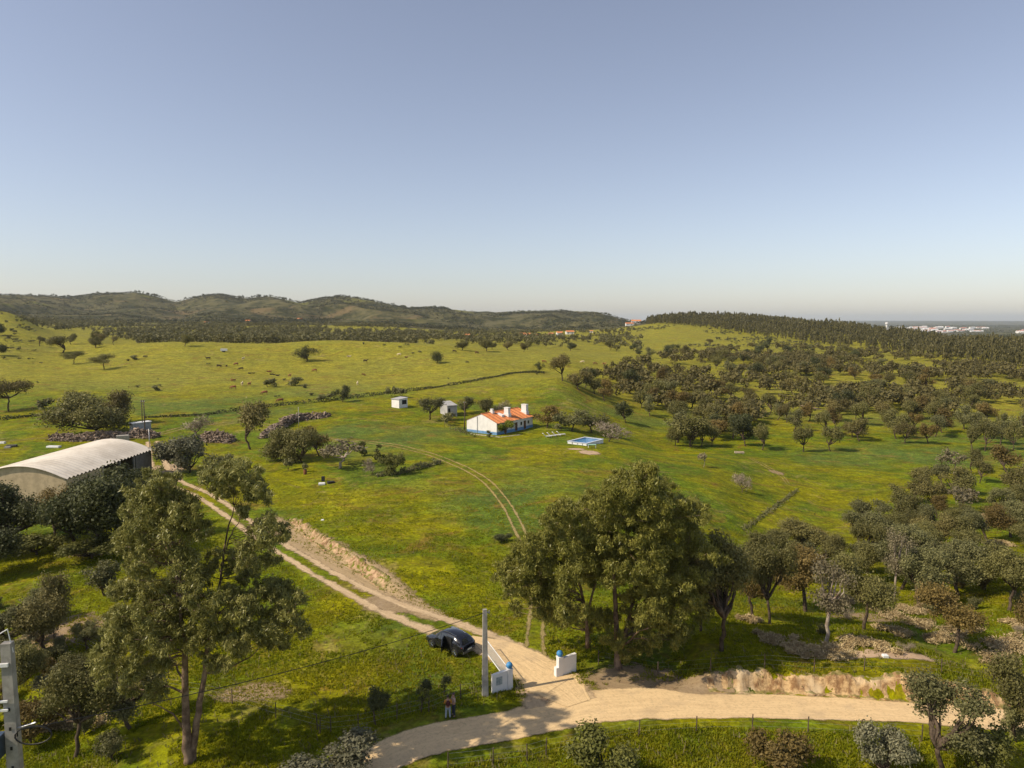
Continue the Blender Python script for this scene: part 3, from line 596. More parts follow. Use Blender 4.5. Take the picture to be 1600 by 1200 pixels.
# --- big eucalyptus trees, shaped limb by limb
def euc(base, Y, stems, clumps, mat, label, seed, nleaf=260, size=.34, bark=M_EBARK, spread=3.0):
    global rng
    rng = np.random.default_rng(seed); random.seed(seed)
    b = at(*base); t = thing('eucalyptus_tree', label, 'tree', b)
    mb = MB(); nodes = []
    for st in stems:
        pts = []
        for (x, y, dy, r) in st:
            p = pt(x, y, b.y + dy) - b; pts.append((p, r * .56))
        P2 = []; R2 = []
        for i in range(len(pts) - 1):
            for k in range(4):
                f = k / 4; P2.append(pts[i][0].lerp(pts[i+1][0], f) + Vector((random.uniform(-1,1),random.uniform(-1,1),0)) * .07 * (k > 0)); R2.append(pts[i][1] * (1-f) + pts[i+1][1] * f)
        P2.append(pts[-1][0]); R2.append(pts[-1][1]); mb.tube(P2, R2, 9); nodes += list(zip(P2, R2))
    cs, rs = [], []
    for (x, y, r) in clumps:
        rad = r * (b.y / F) * 1.04
        for k in range(6 if r > 22 else 3):
            dy = random.uniform(-1, 1) * spread * (1 if k else .6)
            p = pt(x + random.uniform(-.5,.5) * r * (k > 0), y + random.uniform(-.45,.45) * r * (k > 0), b.y + dy) - b
            cs.append(np.array(p)); rs.append(rad * (random.uniform(.55, .95) if k else .8))
    for c in cs:                                   # twigs from the nearest lower limb to each clump
        cv = Vector(c); best = min(nodes, key=lambda n_: (n_[0] - cv).length + 1.2 * max(0, n_[0].z - cv.z + .5))
        r0 = min(best[1] * .5, .06); limb(mb, best[0], cv, r0, .012, .10, 4, 5)
    part('trunk', mb, bark, t, True)
    sub = []; sr = []
    for c, r in zip(cs, rs):
        for k in range(6): d = rand_unit(1)[0]; sub.append(c + d * r * .75 * np.array([1,1,.85])); sr.append(r * random.uniform(.28, .6))
    Q = leaves(sub, sr, [int(nleaf * (r / .55) ** 1.6) + 8 for r in sr], size, .9, .30, .35, .5, .1)
    link('crown', quads_mesh('crown', Q, mat), t); return t
euc((297,1192), 0, [
  [(295,1196,0,.62),(292,1160,0,.50),(290,1100,0,.40),(288,1000,0,.30),(272,880,.3,.17),(258,800,.5,.06)],
  [(300,1192,.3,.50),(306,1140,.3,.40),(314,1085,.3,.32),(325,1010,.3,.24),(345,905,.5,.14),(352,850,.5,.11),(366,790,.6,.05)],
  [(351,865,.5,.09),(362,835,.2,.07),(380,800,0,.04)],
  [(289,1040,0,.2),(282,950,-1,.14),(280,870,-1.4,.08),(285,790,-1.4,.04)],
  [(325,1052,.3,.14),(358,1044,.5,.11),(392,1026,.8,.06),(425,990,1,.03)],
  [(284,1136,0,.12),(270,1115,-.5,.09),(240,1100,-1,.05),(215,1080,-1.2,.03)],
  [(286,1082,0,.15),(262,1072,.5,.10),(222,1078,1,.07),(190,1068,1.2,.03)],
  [(290,1070,0,.14),(276,1040,1,.10),(250,1000,1.6,.07),(205,970,2,.03)]],
 [(330,745,24),(360,735,28),(385,750,26),(400,770,24),(350,770,20),(415,820,28),(440,835,22),(400,850,22),(425,870,22),(380,800,18),
  (225,775,28),(260,770,30),(290,790,28),(240,810,32),(275,830,32),(220,840,30),(200,800,16),(310,820,24),(250,860,32),(290,870,30),(215,880,26),(195,855,20),
  (235,745,18),(270,750,18),(230,910,30),(270,910,32),(310,900,26),(190,925,26),(200,960,30),(240,960,32),(280,960,30),(320,950,26),(350,930,26),
  (175,985,26),(210,1000,30),(250,1005,30),(300,1000,28),(340,985,28),(375,960,26),(400,940,28),(430,925,28),(450,945,26),(460,975,20),(430,970,28),(400,985,26),(370,1010,24),(440,1005,14),
  (200,1075,22),(240,1080,22),(165,1050,20),(345,1040,18),(420,1000,20),(380,880,24),(300,935,24),(225,940,24),(180,1030,26),(215,1040,28),(250,1040,24),(155,1020,18),(330,1030,20),(390,905,20),(345,880,20),(370,870,16),(200,1065,18)],
 M_EUC, 'very tall open eucalyptus with split red-brown trunk at lower left', 5, 190, .22, spread=3.2)
euc((965,1045), 0, [
  [(967,1050,0,.60),(965,1020,0,.48),(962,960,0,.36),(958,900,0,.28),(950,850,0,.2),(945,800,.2,.08)],
  [(968,1030,.3,.40),(978,985,.5,.32),(992,930,1,.25),(1005,880,1.5,.16),(1015,820,2,.07)],
  [(918,1012,1,.32),(914,960,1,.28),(908,920,.6,.2),(890,880,.2,.12),(868,850,0,.05)],
  [(916,965,1,.2),(928,920,1,.15),(935,870,1,.08)],
  [(985,960,.5,.16),(1020,925,.3,.11),(1060,895,0,.05)],
  [(992,930,1,.14),(985,870,1,.11),(980,810,1,.05)],
  [(905,930,.6,.14),(870,910,-.5,.09),(840,890,-1,.04)],
  [(972,1010,-.5,.16),(1000,985,-1.5,.1),(1030,975,-2,.05)]],
 [(985,755,30),(1010,750,30),(1030,765,26),(960,760,24),(1000,780,30),(955,785,28),(930,785,28),(905,795,26),(880,805,24),(860,815,20),
  (1045,785,28),(1070,790,26),(1085,805,24),(1080,830,26),(1055,820,28),(1025,815,28),(990,815,26),(950,820,30),(915,825,30),(880,835,28),(850,845,28),(825,850,26),(815,870,24),
  (845,875,28),(885,868,28),(925,860,28),(965,850,26),(1005,850,30),(1045,855,30),(1085,860,26),(1105,875,24),(1095,895,22),(790,880,20),(785,905,18),(800,895,22),(820,905,26),(850,910,30),(885,905,28),(925,900,24),
  (965,895,24),(1000,890,28),(1035,895,28),(1070,915,22),(1020,925,28),(1045,935,26),(985,940,22),(860,945,24),(840,955,18),(880,960,28),(915,955,22),(950,960,22),(1000,970,26),(1040,965,26),
  (955,1000,22),(1060,990,26),(1085,945,26),(1100,930,20),(870,930,28),(900,880,28),(940,870,28),(980,870,28),(1060,885,28),(1010,905,28),(1030,960,24),(925,975,20),(1000,1010,20),(975,1025,14),(1010,1040,16),(1025,1000,18),(795,925,16),(805,950,14)],
 M_EUC2, 'huge round-crowned eucalyptus beside the white gate wall', 6, 215, .22, spread=4.6)
ptree(1095,985,105,70,'oak','oak tucked behind the right foot of the round eucalyptus')
# --- right grove (near)
GR = 'oaks of the right grove above the road'
placed = [(o.location.x, o.location.y) for o in COL.objects if o.type == 'EMPTY']
rng = np.random.default_rng(5); random.seed(5)
def inpoly(x, y, P_):
    c = False; j = len(P_) - 1
    for i in range(len(P_)):
        if (P_[i][1] > y) != (P_[j][1] > y) and x < (P_[j][0]-P_[i][0]) * (y-P_[i][1]) / (P_[j][1]-P_[i][1]) + P_[i][0]: c = not c
        j = i
    return c
def scatter(poly, n, mind, kinds, hr, wr, label, group, tries=6000, dens=None, sizefn=None, cat='tree', name='oak_tree'):
    xs = [p[0] for p in poly]; ys = [p[1] for p in poly]; k = 0; tr = 0; out_ = []
    while k < n and tr < tries:
        tr += 1; px = random.uniform(min(xs), max(xs)); py = random.uniform(min(ys), max(ys))
        if not inpoly(px, py, poly): continue
        if dens and random.random() > dens(px, py): continue
        p = at(px, py)
        if p is None: continue
        if any((p.x-a)**2 + (p.y-b)**2 < mind**2 for a, b in placed): continue
        placed.append((p.x, p.y)); h = random.uniform(*hr); lab = label(px, py) if callable(label) else label; kk = random.choice(kinds); lab = ADJ[kk] + ' ' + lab
        out_.append(tree(p, kk, h, h * random.uniform(*wr), lab, cat, group, name)); k += 1
    return out_
ADJ = {'oak': 'olive-brown', 'grey': 'grey-green', 'rust': 'rusty', 'pale': 'pale-leaved', 'dark': 'very dark', 'bush': 'grey-green', 'rustbush': 'reddish', 'greybush': 'silvery', 'bare': 'leafless'}
def side(px, a, b):
    return ('far left', 'left', 'middle', 'right', 'far right')[min(4, max(0, int(5 * (px - a) / (b - a))))]
def side3(px, a, b): return 'left' if px < a + (b-a)/3 else ('middle' if px < a + 2*(b-a)/3 else 'right')
scatter([(1290,850),(1400,838),(1600,820),(1640,840),(1640,930),(1500,945),(1350,935),(1240,905),(1230,880)], 28, 3.9, ['oak','oak','grey','rust','oak','grey'], (4.5,6.6), (.85,1.1),
        lambda x, y: 'oak, ' + side(x,1230,1640) + (' front' if y > 905 else ' middle' if y > 870 else ' back') + ' of the dense grove above the earth bank', GR)
scatter([(1430,830),(1380,800),(1460,755),(1500,735),(1640,730),(1640,830)], 24, 4.6, ['oak','oak','grey','rust','pale'], (4.6,6.6), (.85,1.1),
        lambda x, y: 'oak in the ' + ('nearer' if y > 780 else 'farther') + ' edge of the grove beside the right field, ' + side3(x, 1380, 1640) + ' side', 'oaks beside the right field')
scatter([(-20,960),(110,960),(180,1060),(150,1120),(60,1100),(-20,1060)], 5, 3.0, ['oak','grey'], (2.6,4), (.9,1.1), 'small oak among the brush left of the big eucalyptus', 'small oaks left of the eucalyptus')
scatter([(-20,930),(60,930),(130,1040),(200,1090),(190,1190),(40,1190),(-20,1180)], 14, 2.0, ['bush','rustbush','greybush'], (1.0,2.2), (1.2,1.7), lambda x, y: 'shrub on the ' + ('upper' if y < 1020 else 'middle' if y < 1110 else 'lower') + ' slope left of the big eucalyptus', 'shrubs left of the eucalyptus', cat='shrub', name='bush')
scatter([(1260,900),(1600,880),(1640,1040),(1450,1030),(1280,1010)], 16, 2.2, ['bush','bare','rustbush'], (.9,1.8), (1.2,1.7), lambda x, y: 'low shrub on the floor of the right grove, ' + side(x, 1260, 1640), 'shrubs under the right grove', cat='shrub', name='bush')
# --- oak wood in the valley (middle distance)
WD = 'oaks of the valley wood'
def lab_wood(x, y):
    return 'oak in the ' + ('front' if y > 660 else 'second' if y > 630 else 'middle' if y > 605 else 'fourth' if y > 585 else 'back') + ' rows of the valley wood, ' + side(x, 860, 1600) + ' side'
wood = [(870,592),(930,592),(1000,605),(1060,585),(1100,560),(1180,555),(1250,548),(1330,560),(1420,575),(1500,600),(1620,610),(1620,690),(1530,690),(1400,690),(1300,694),(1180,700),(1060,700),(1010,672),(960,660),(930,632),(890,610)]
def dn(px, py):
    p = at(px, py)
    if p is None: return 0
    v = float(vn(np.array([p.x/28]), np.array([p.y/28]), 77)[0]) + .5
    d = .25 + 1.1 * max(0, v - .25)
    if 1180 < px < 1300 and py > 625: d *= .25
    if 1250 < px < 1420 and py > 650: d *= .35
    if px > 1420 and py > 640: d *= .6
    return d * (.35 + .65 * (700 - py) / 140 + .25)
scatter([(1200,648),(1330,655),(1450,640),(1640,640),(1640,700),(1500,694),(1400,695),(1310,692),(1230,680)], 42, 6.0, ['oak','oak','oak','grey','rust'], (5.8, 8.2), (.78, 1.02), lab_wood, WD, 6000)
scatter(wood, 92, 5.6, ['oak','oak','oak','grey','dark','rust'], (6.4, 9.2), (.88, 1.15), lab_wood, WD, 20000, dn)
for i, (x, y, h, w_) in enumerate([(1055,697,40,26),(1080,697,34,26),(1095,698,38,30),(1112,697,34,26),(1190,703,44,34),(1255,706,44,34),(1298,705,44,36),(1520,703,42,34),(1538,705,44,36),(1583,704,46,28),(905,610,32,36),(930,616,34,30)]):
    o = ptree(x, y, h, w_, 'oak', ['leftmost of the clump at the near edge of the wood','second of the clump at the near edge of the wood','third of the clump at the near edge of the wood','rightmost of the clump at the near edge of the wood','oak alone right of the near clump of the wood','left one of two oaks with long shadows before the wood','right one of two oaks with long shadows before the wood','left oak of the far right pair before the wood','right oak of the far right pair before the wood','oak at the right end before the valley wood','left oak at the tip of the wood beyond the knoll','right oak at the tip of the wood beyond the knoll'][i], group='edge oaks of the valley wood')
scatter([(1000,560),(1080,540),(1200,535),(1300,545),(1380,560),(1300,556),(1180,556),(1080,562)], 14, 7, ['oak','dark','grey'], (6,9), (.95,1.3), 'oak on the green slope between the valley wood and the plantation', 'oaks below the plantation')
scatter([(850,548),(900,545),(1000,545),(1050,556),(1000,556),(940,553)], 9, 7, ['oak','dark','bush'], (4.5,8), (1,1.4), 'oak in the row along the far edge of the small cattle pasture', 'oaks along the small pasture')
scatter([(700,546),(760,545),(830,547),(830,552),(760,550)], 8, 7, ['oak','dark'], (4.5,7), (1,1.4), 'dark oak in the row behind the right end of the cattle pasture', 'oaks behind the cattle pasture')
scatter([(90,540),(150,530),(200,536),(150,545)], 6, 8, ['oak','oak'], (5,8), (1,1.3), 'oak on the left hillside next to the dark woods', 'hillside oaks by the woods')
scatter([(0,535),(60,515),(60,500),(0,492)], 12, 10, ['bush','bush','dark'], (1.5,3), (1.2,1.6), 'low dark bush on the upper left hillside', 'bushes on the upper left hillside', cat='bush', name='bush')
for (x, y, w_) in [(326,570,7),(210,562,14),(228,559,8),(200,564,6),(216,605,7),(243,610,16),(250,604,8),(420,605,26),(463,603,28),(476,606,12),(434,621,8),(444,565+30,8),(486,618,9),(625,543,6),(655,551,7),(730,567,6),(635,540,8),(247,593,4),(58,598,5),(700,592,4),(838,585,6),(600,540,6),(645,553,6)]:
    ptree(x, y, w_ * .5, w_, 'bush', 'low dark scrub tuft on the cattle pasture', 'bush', 'scrub tufts on the cattle pasture', 'bush')
# ------------------------------------------------------------------ far woods, plantation and scrub (masses)
def tmpl(cs, rs, cnt, size, flat=1, outward=.6, asp=.8): return leaves(cs, rs, cnt, size, flat, asp, outward)
def mass(name, temps, Pp, hs_, ws_, mat, label):
    Q = []; rn = []
    which = rng.integers(0, len(temps), len(Pp))
    for k, tq in enumerate(temps):
        sel = np.nonzero(which == k)[0]
        if len(sel) == 0: continue
        an = rng.random(len(sel)) * 6.283; c, s = np.cos(an)[:, None, None], np.sin(an)[:, None, None]
        x = tq[None, :, :, 0]; y = tq[None, :, :, 1]; z = tq[None, :, :, 2]
        W_ = ws_[sel][:, None, None]; HH = hs_[sel][:, None, None]
        q_ = np.stack([(x*c - y*s) * W_ + Pp[sel, 0][:, None, None], (x*s + y*c) * W_ + Pp[sel, 1][:, None, None], z * HH + Pp[sel, 2][:, None, None]], -1)
        Q.append(q_.reshape(-1, 4, 3)); rn.append(np.clip(rng.random((len(sel), 1)) * .7 + rng.random((len(sel), len(tq))) * .45 - .05, 0, 1).reshape(-1))
    o = link(name, quads_mesh(name, np.concatenate(Q), mat, np.concatenate(rn))); o['kind'] = 'stuff'; o['label'] = label; o['category'] = 'vegetation'; return o
rng = np.random.default_rng(3)
def round_t(n, k, sz=.19): return [tmpl([np.array([rng.uniform(-.28,.28), rng.uniform(-.28,.28), rng.uniform(.35,.75)]) for _ in range(5)], [.28]*5, [n]*5, sz, .9) for _ in range(k)]
def tall_t(n, k): return [tmpl([np.array([rng.uniform(-.1,.1), rng.uniform(-.1,.1), z]) for z in (.3,.5,.7,.9)], [.32,.38,.34,.2], [n]*4, .22, 1) for _ in range(k)]
def scat_world(pxr, Yr, n, test=None):
    s = (rng.uniform(pxr[0], pxr[1], n) - 800) / F; Y = np.sqrt(rng.uniform(Yr[0]**2, Yr[1]**2, n)); X = s * Y
    if test is not None: k = test(s * F + 800, X, Y) > rng.random(n); X, Y = X[k], Y[k]
    return np.stack([X, Y, Zf(X, Y)], -1)
def t1(px, X, Y):                                   # woods right behind the pasture crest
    near_edge = np.interp(px, [-60,90,160,230,400,650,760,830,1000], [900,640,520,445,450,470,520,540,600])
    near_edge = near_edge + 55 * fbm(X/40, X*0, 107, 3); d = 1.7 * fbm(X/70, Y/90, 8, 4) + .38; d = d * np.interp(px, [0,500,560,700,830,1000], [2.2,2.2,1.3,1.0,.8,.45])
    return (Y > near_edge) * np.clip(d * 1.3, 0, 1)
A = scat_world((-60,1000), (440,1150), 8000, t1); h = rng.uniform(4, 8.5, len(A)) * np.interp(A[:,1], [440,700,1150],[1,1,.8])
mass('oak_woodland', round_t(15, 5, .17), A, h, h * rng.uniform(.9,1.35,len(A)), M_WOODL, 'dark oak woodland and scrub filling the dip behind the cattle pasture'); print('woodland', len(A))
def t2(px, X, Y):
    return np.clip(.45 + 1.9 * fbm(X/140, Y/170, 18, 4), .04, 1)
A = scat_world((-120,1010), (1150,2600), 34000, t2); h = rng.uniform(2.5, 8, len(A)) * (1 + .3 * (fbm(A[:,0]/150, A[:,1]/150, 28, 2)))
mass('hill_scrub', round_t(5, 5), A, h, h * rng.uniform(1.1,1.9,len(A)), M_SCRUB, 'dark scrub and trees covering the range of hills on the skyline'); print('scrub', len(A))
# skyline trees
A = scat_world((-20,1000), (2240,2330), 700, lambda px, X, Y: np.clip(.1 + 1.8 * fbm(X/60, Y*0, 38, 2) + .5 * ((px > 195) & (px < 232)) + .4 * (px > 560), 0, 1)); h = rng.uniform(5, 13, len(A))
mass('skyline_trees', round_t(10, 4), A, h, h * rng.uniform(.8,1.3,len(A)), M_DARK, 'tiny dark trees along the crest of the distant hills')
def t3(px, X, Y):
    ne = np.interp(px, [1000,1060,1100,1200,1320,1400,1500,1600,1750], [1120,1010,960,840,720,620,520,450,430]); fe = np.interp(px, [1000,1100,1200,1300,1400,1480,1560,1600,1750], [1400,1400,1350,1120,1020,900,830,860,860])
    return ((Y > ne) & (Y < fe)) * 1.0
A = scat_world((1010,1750), (430,1400), 14000, t3); h = rng.uniform(7, 12.5, len(A)) * (1 + .18 * (rng.random(len(A)) > .9)) * (1 + .35 * fbm(A[:,0]/40, A[:,1]/40, 97, 2))
A[:, :2] += rng.normal(size=(len(A), 2)) * .5
mass('plantation_wood', tall_t(11, 6), A, h, h * rng.uniform(.36,.52,len(A)), M_PINE, 'dense plantation of slender dark trees on the long ridge at right'); print('plant', len(A))
Bt = A[::3]; MBt = MB()
for p in Bt[:2600]:
    if p[1] < 1000: MBt.tube([(p[0], p[1], p[2]-.3), (p[0], p[1], p[2]+5)], [.16,.1], 3, False)
# scrub on the green knolls right of centre
def t4(px, X, Y): return (fbm(X/60, Y/60, 48, 3) > .12) * .8
A = scat_world((960,1500), (640,1000), 2200, lambda px, X, Y: t4(px, X, Y) * (Y < np.interp(px, [1000,1060,1100,1200,1320,1400,1500], [1120,1010,960,840,720,620,520]) - 10)); h = rng.uniform(1.5, 4, len(A))
mass('knoll_scrub', round_t(8, 4), A, h, h * rng.uniform(1.4,2.4,len(A)), M_SCRUB, 'patches of low scrub on the green knolls below the plantation')
# undergrowth in the valley wood: rear trees too small to count
A = scat_world((880,1640), (225,640), 3900, lambda px, X, Y: (Y < np.interp(px, [880,1000,1100,1200,1320,1400,1500,1600], [250,420,560,700,700,600,500,430])) * (Y > np.interp(px, [880,960,1040,1180,1250,1400,1640],[285,270,235,225,255,250,235])) * np.clip(.4 + 1.6 * fbm(X/50, Y/50, 58, 2), 0, 1)); h = rng.uniform(5, 8.5, len(A))
mass('wood_rear', round_t(34, 5, .13), A, h, h * rng.uniform(.9,1.25,len(A)), M_OAK, 'rear mass of the valley oak wood fading into the distance'); print('rear', len(A))
A = scat_world((-40,1640), (110,430), 9000, lambda px, X, Y: np.clip(.05 + 2.2 * (fbm(X/35, Y/35, 88, 4) - .12), 0, 1) + .02); h = rng.uniform(.15, .5, len(A))
mass('meadow_weeds', [t_[::3] for t_ in round_t(6, 4)], A, h, h * rng.uniform(1.5,4,len(A)), M_SCRUB, 'small dark weeds and thistles scattered over the meadows'); print('weeds', len(A))
A = scat_world((-60,70), (330,640), 500, lambda px, X, Y: np.clip(.2 + 1.8 * fbm(X/30, Y/30, 89, 3), 0, 1)); h = rng.uniform(.6, 2.2, len(A))
mass('slope_scrub', round_t(8, 4), A, h, h * rng.uniform(1.4,2.4,len(A)), M_SCRUB, 'scrub speckling the upper left hillside')
# far plain trees and field
A = scat_world((1280,1720), (1500,9000), 9000, lambda px, X, Y: np.clip(.35 + 2 * fbm(X/260, Y/420, 68, 3), 0, 1) * (Y > 1750)); h = rng.uniform(6, 12, len(A))
mass('plain_trees', round_t(3, 4), A, h, h * rng.uniform(1.5,3.5,len(A)), M_DARK, 'dark trees dotted over the far plain around the town')
# ------------------------------------------------------------------ buildings
M_WHITE = plain('whitewash', (.80,.78,.74), .8, .2, var=.06, scale=.8); M_BLUE = plain('blue_paint', (.17,.33,.56), .7, .3, var=.1)
M_TILE = None
def tile_mat():
    m, t = newmat('clay_tiles'); n = N(t); v = obc(n); a = n.noise(v, 1.2, 4, .7)
    w_ = n.new('ShaderNodeTexWave'); w_.wave_type = 'BANDS'; w_.bands_direction = 'X'; n.L(v, w_.inputs['Vector']); w_.inputs['Scale'].default_value = 1.6
    c = n.mix(n.ramp(a, .3, .7), (.74,.28,.10), (.56,.20,.08)); n.out(n.bsdf(c, .8, .2, 0, n.bump(w_.outputs['Fac'], .7, .08))); return m
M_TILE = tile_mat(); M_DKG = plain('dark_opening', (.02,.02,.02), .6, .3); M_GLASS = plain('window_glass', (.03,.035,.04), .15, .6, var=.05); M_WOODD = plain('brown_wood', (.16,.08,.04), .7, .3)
M_CONC = plain('concrete', (.42,.39,.34), .85, .2, var=.15, scale=2, bump=.2); M_GREYW = plain('weathered_plaster', (.46,.45,.43), .85, .2, var=.15, scale=.9, bump=.2)
M_STEEL = plain('galvanised_steel', (.55,.55,.55), .45, .5, .6, var=.15); M_RUSTM = plain('rusty_metal', (.25,.10,.05), .8, .3, .2); M_WPAINT = plain('white_paint', (.78,.78,.76), .5, .4, var=.05)
M_POLEW = plain('pole_wood', (.15,.11,.08), .85, .2, var=.3, scale=4); M_BLACK = plain('black_rubber', (.02,.02,.02), .6, .4)
# farmhouse: local x along the length, y towards the back, origin at near corner
def frame(px, py, deg, z=None):
    p = at(px, py); return p, R(deg)
def farmhouse():
    p = at(776, 680); u = R(55); L, W = 16.2, 9.4
    zs = [zt(p.x + math.cos(u)*a - math.sin(u)*b, p.y + math.sin(u)*a + math.cos(u)*b) for a in (0, L) for b in (0, W)]; p.z = min(zs) * .5 + p.z * .5
    t = thing('farmhouse', 'long low white farmhouse with orange tile roof and blue base band', 'house', p, u)
    e, r, b = 3.0, 4.9, .72
    m = MB(); y0, y1, yr = 0, W, W / 2
    m.add([(0,0,b),(0,W,b),(0,W,e),(0,yr,r),(0,0,e), (L,0,b),(L,W,b),(L,W,e),(L,yr,r),(L,0,e)], [(0,4,3,2,1),(5,6,7,8,9),(0,5,9,4),(1,2,7,6)]); part('wall', m, M_WHITE, t)
    m = MB().box(-.03, L+.03, -.03, W+.03, -1.2, b); part('plinth', m, M_BLUE, t)
    m = MB(); n = 74
    for sgn in (0, 1):                                   # corrugated tile slopes
        V = []; ov = .35
        for i in range(n * 2 + 1):
            x = -.12 + (L + .24) * i / (n * 2); dz = .05 if i % 2 else 0
            ya, yb = (-ov, yr) if sgn == 0 else (W + ov, yr); za = e - ov * (r - e) / yr
            for k in range(5): f = k / 4; V.append((x, ya + (yb - ya) * f, za + (r - za) * f + dz + .04))
        Fs = [(i*5+k, i*5+k+1, (i+1)*5+k+1, (i+1)*5+k) for i in range(n*2) for k in range(4)]
        m.add(V, Fs)
    m.tube([(-.1, yr, r+.08), (L+.1, yr, r+.08)], .13, 8)
    ro = part('roof', m, M_TILE, t)
    for (cx, cy_, w1, w2, top, lab) in [(4.0, 4.4, .55, .6, 5.7, 'small chimney near the sunny gable'), (7.6, 2.2, 1.0, 1.3, 5.9, 'broad white chimney in the middle of the roof'), (15.2, 1.9, 1.0, 1.5, 6.0, 'broad white chimney at the far end')]:
        zb = e + (r - e) * min(cy_, W - cy_) / yr - .5
        m = MB().box(cx - w1/2 - .15, cx + w1/2 + .15, cy_ - w2/2 - .2, cy_ + w2/2 + .2, zb, zb + 1.0).box(cx - w1/2, cx + w1/2, cy_ - w2/2, cy_ + w2/2, zb + 1.0, top).box(cx - w1/2 - .07, cx + w1/2 + .07, cy_ - w2/2 - .07, cy_ + w2/2 + .07, top, top + .12)
        part('chimney', m, M_WHITE, ro, label=lab)
    m = MB(); m.add([(4.9,1.9,3.6),(6.0,1.9,3.6),(6.0,3.6,4.5),(4.9,3.6,4.5),(4.9,1.9,4.3),(6.0,1.9,4.3),(6.0,3.6,4.7),(4.9,3.6,4.7)], [(0,1,5,4),(1,2,6,5),(3,0,4,7),(4,5,6,7)]); part('dormer', m, M_WHITE, ro)
    for x in (1.8, 5.0, 10.3, 13.6):
        f = part('window', MB().box(x, x+.9, -.05, .02, 1.15, 2.15), M_WHITE, t); part('pane', MB().box(x+.09, x+.81, -.07, -.052, 1.24, 2.06), M_GLASS, f)
    for x in (3.2, 8.0, 11.9):
        d = part('door', MB().box(x, x+1.0, -.06, .02, .1, 2.2), M_WOODD, t); part('handle', MB().box(x+.85, x+.9, -.11, -.062, 1.05, 1.15), M_STEEL, d)
    part('drainpipe', MB().tube([(-.08, 6.0, -.6), (-.08, 6.0, 4.2)], .07, 6), M_STEEL, t)
    # terrace wall in front
    t2 = thing('terrace_wall', 'low pale wall around the terrace at the foot of the farmhouse gable', 'wall', p, u)
    m = MB(); pts = [(-2.2, 10.4), (-2.4, -2.8), (3.5, -4.6), (17.5, -3.6)]
    for i, (a_, b_) in enumerate(zip(pts[:-1], pts[1:])):
        d = Vector(b_) - Vector(a_); an = math.atan2(d.y, d.x); M = Matrix.Translation((a_[0], a_[1], 0)) @ Matrix.Rotation(an, 4, 'Z'); m.box(0 if i == 0 else .31, d.length, -.15, .15, -2.0, .12 if i < 2 else -.1, M)
    part('masonry', m, plain('terrace_stone', (.60,.54,.44), .85, .2, bump=.3), t2)
    part('slab', MB().box(-2.0, 3.3, -2.6, -.06, -.6, -.02), M_CONC, t2)
    return t
house = farmhouse()
def shed(px, py, deg, L, W, hh, wall, label, name='shed', cat='shed', slope=.5, opening=None, roofm=None, side_op=None):
    p = at(px, py); u = R(deg); t = thing(name, label, cat, p, u); s = slope
    m = MB().add([(0,0,-1),(L,0,-1),(L,W,-1),(0,W,-1),(0,0,hh),(L,0,hh),(L,W,hh+s),(0,W,hh+s)], [(0,1,5,4),(1,2,6,5),(2,3,7,6),(3,0,4,7)]); part('wall', m, wall, t)
    m = MB().add([(-.15,-.2,hh),(L+.15,-.2,hh),(L+.15,W+.2,hh+s+.05),(-.15,W+.2,hh+s+.05),(-.15,-.2,hh+.12),(L+.15,-.2,hh+.12),(L+.15,W+.2,hh+s+.17),(-.15,W+.2,hh+s+.17)], [(0,3,2,1),(4,5,6,7),(0,1,5,4),(1,2,6,5),(2,3,7,6),(3,0,4,7)])
    part('roof', m, roofm or M_GREYW, t)
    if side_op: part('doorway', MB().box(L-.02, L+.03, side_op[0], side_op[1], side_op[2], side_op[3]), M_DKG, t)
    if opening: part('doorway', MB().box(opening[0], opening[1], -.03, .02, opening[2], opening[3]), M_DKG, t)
    return t, p, u
s1, _, _ = shed(612, 636, -38, 3.2, 3.4, 2.4, M_WHITE, 'small white shed with a dark opening in its shaded side on the pasture edge', slope=.3, side_op=(1.2,3.0,.9,2.2), roofm=M_GREYW)
s2, _, _ = shed(699, 651, 28, 3.0, 5.2, 3.0, M_GREYW, 'roofless grey-white ruin beside the olive tree', name='ruin', cat='ruin', slope=.7, opening=(.3,.9,.2,2.3), roofm=M_GREYW)
s3, _, _ = shed(203, 673, -38, 1.9, 4.4, 1.9, M_GREYW, 'small white box hut behind the long heap, beside the twin poles', name='hut', cat='hut', slope=.02, roofm=M_WPAINT); part('end_wall', MB().box(0.003,1.897,-.04,-.005,-.4,1.88), M_WHITE, s3)  # shade is in the grey wall colour, sunlight in the white end panel
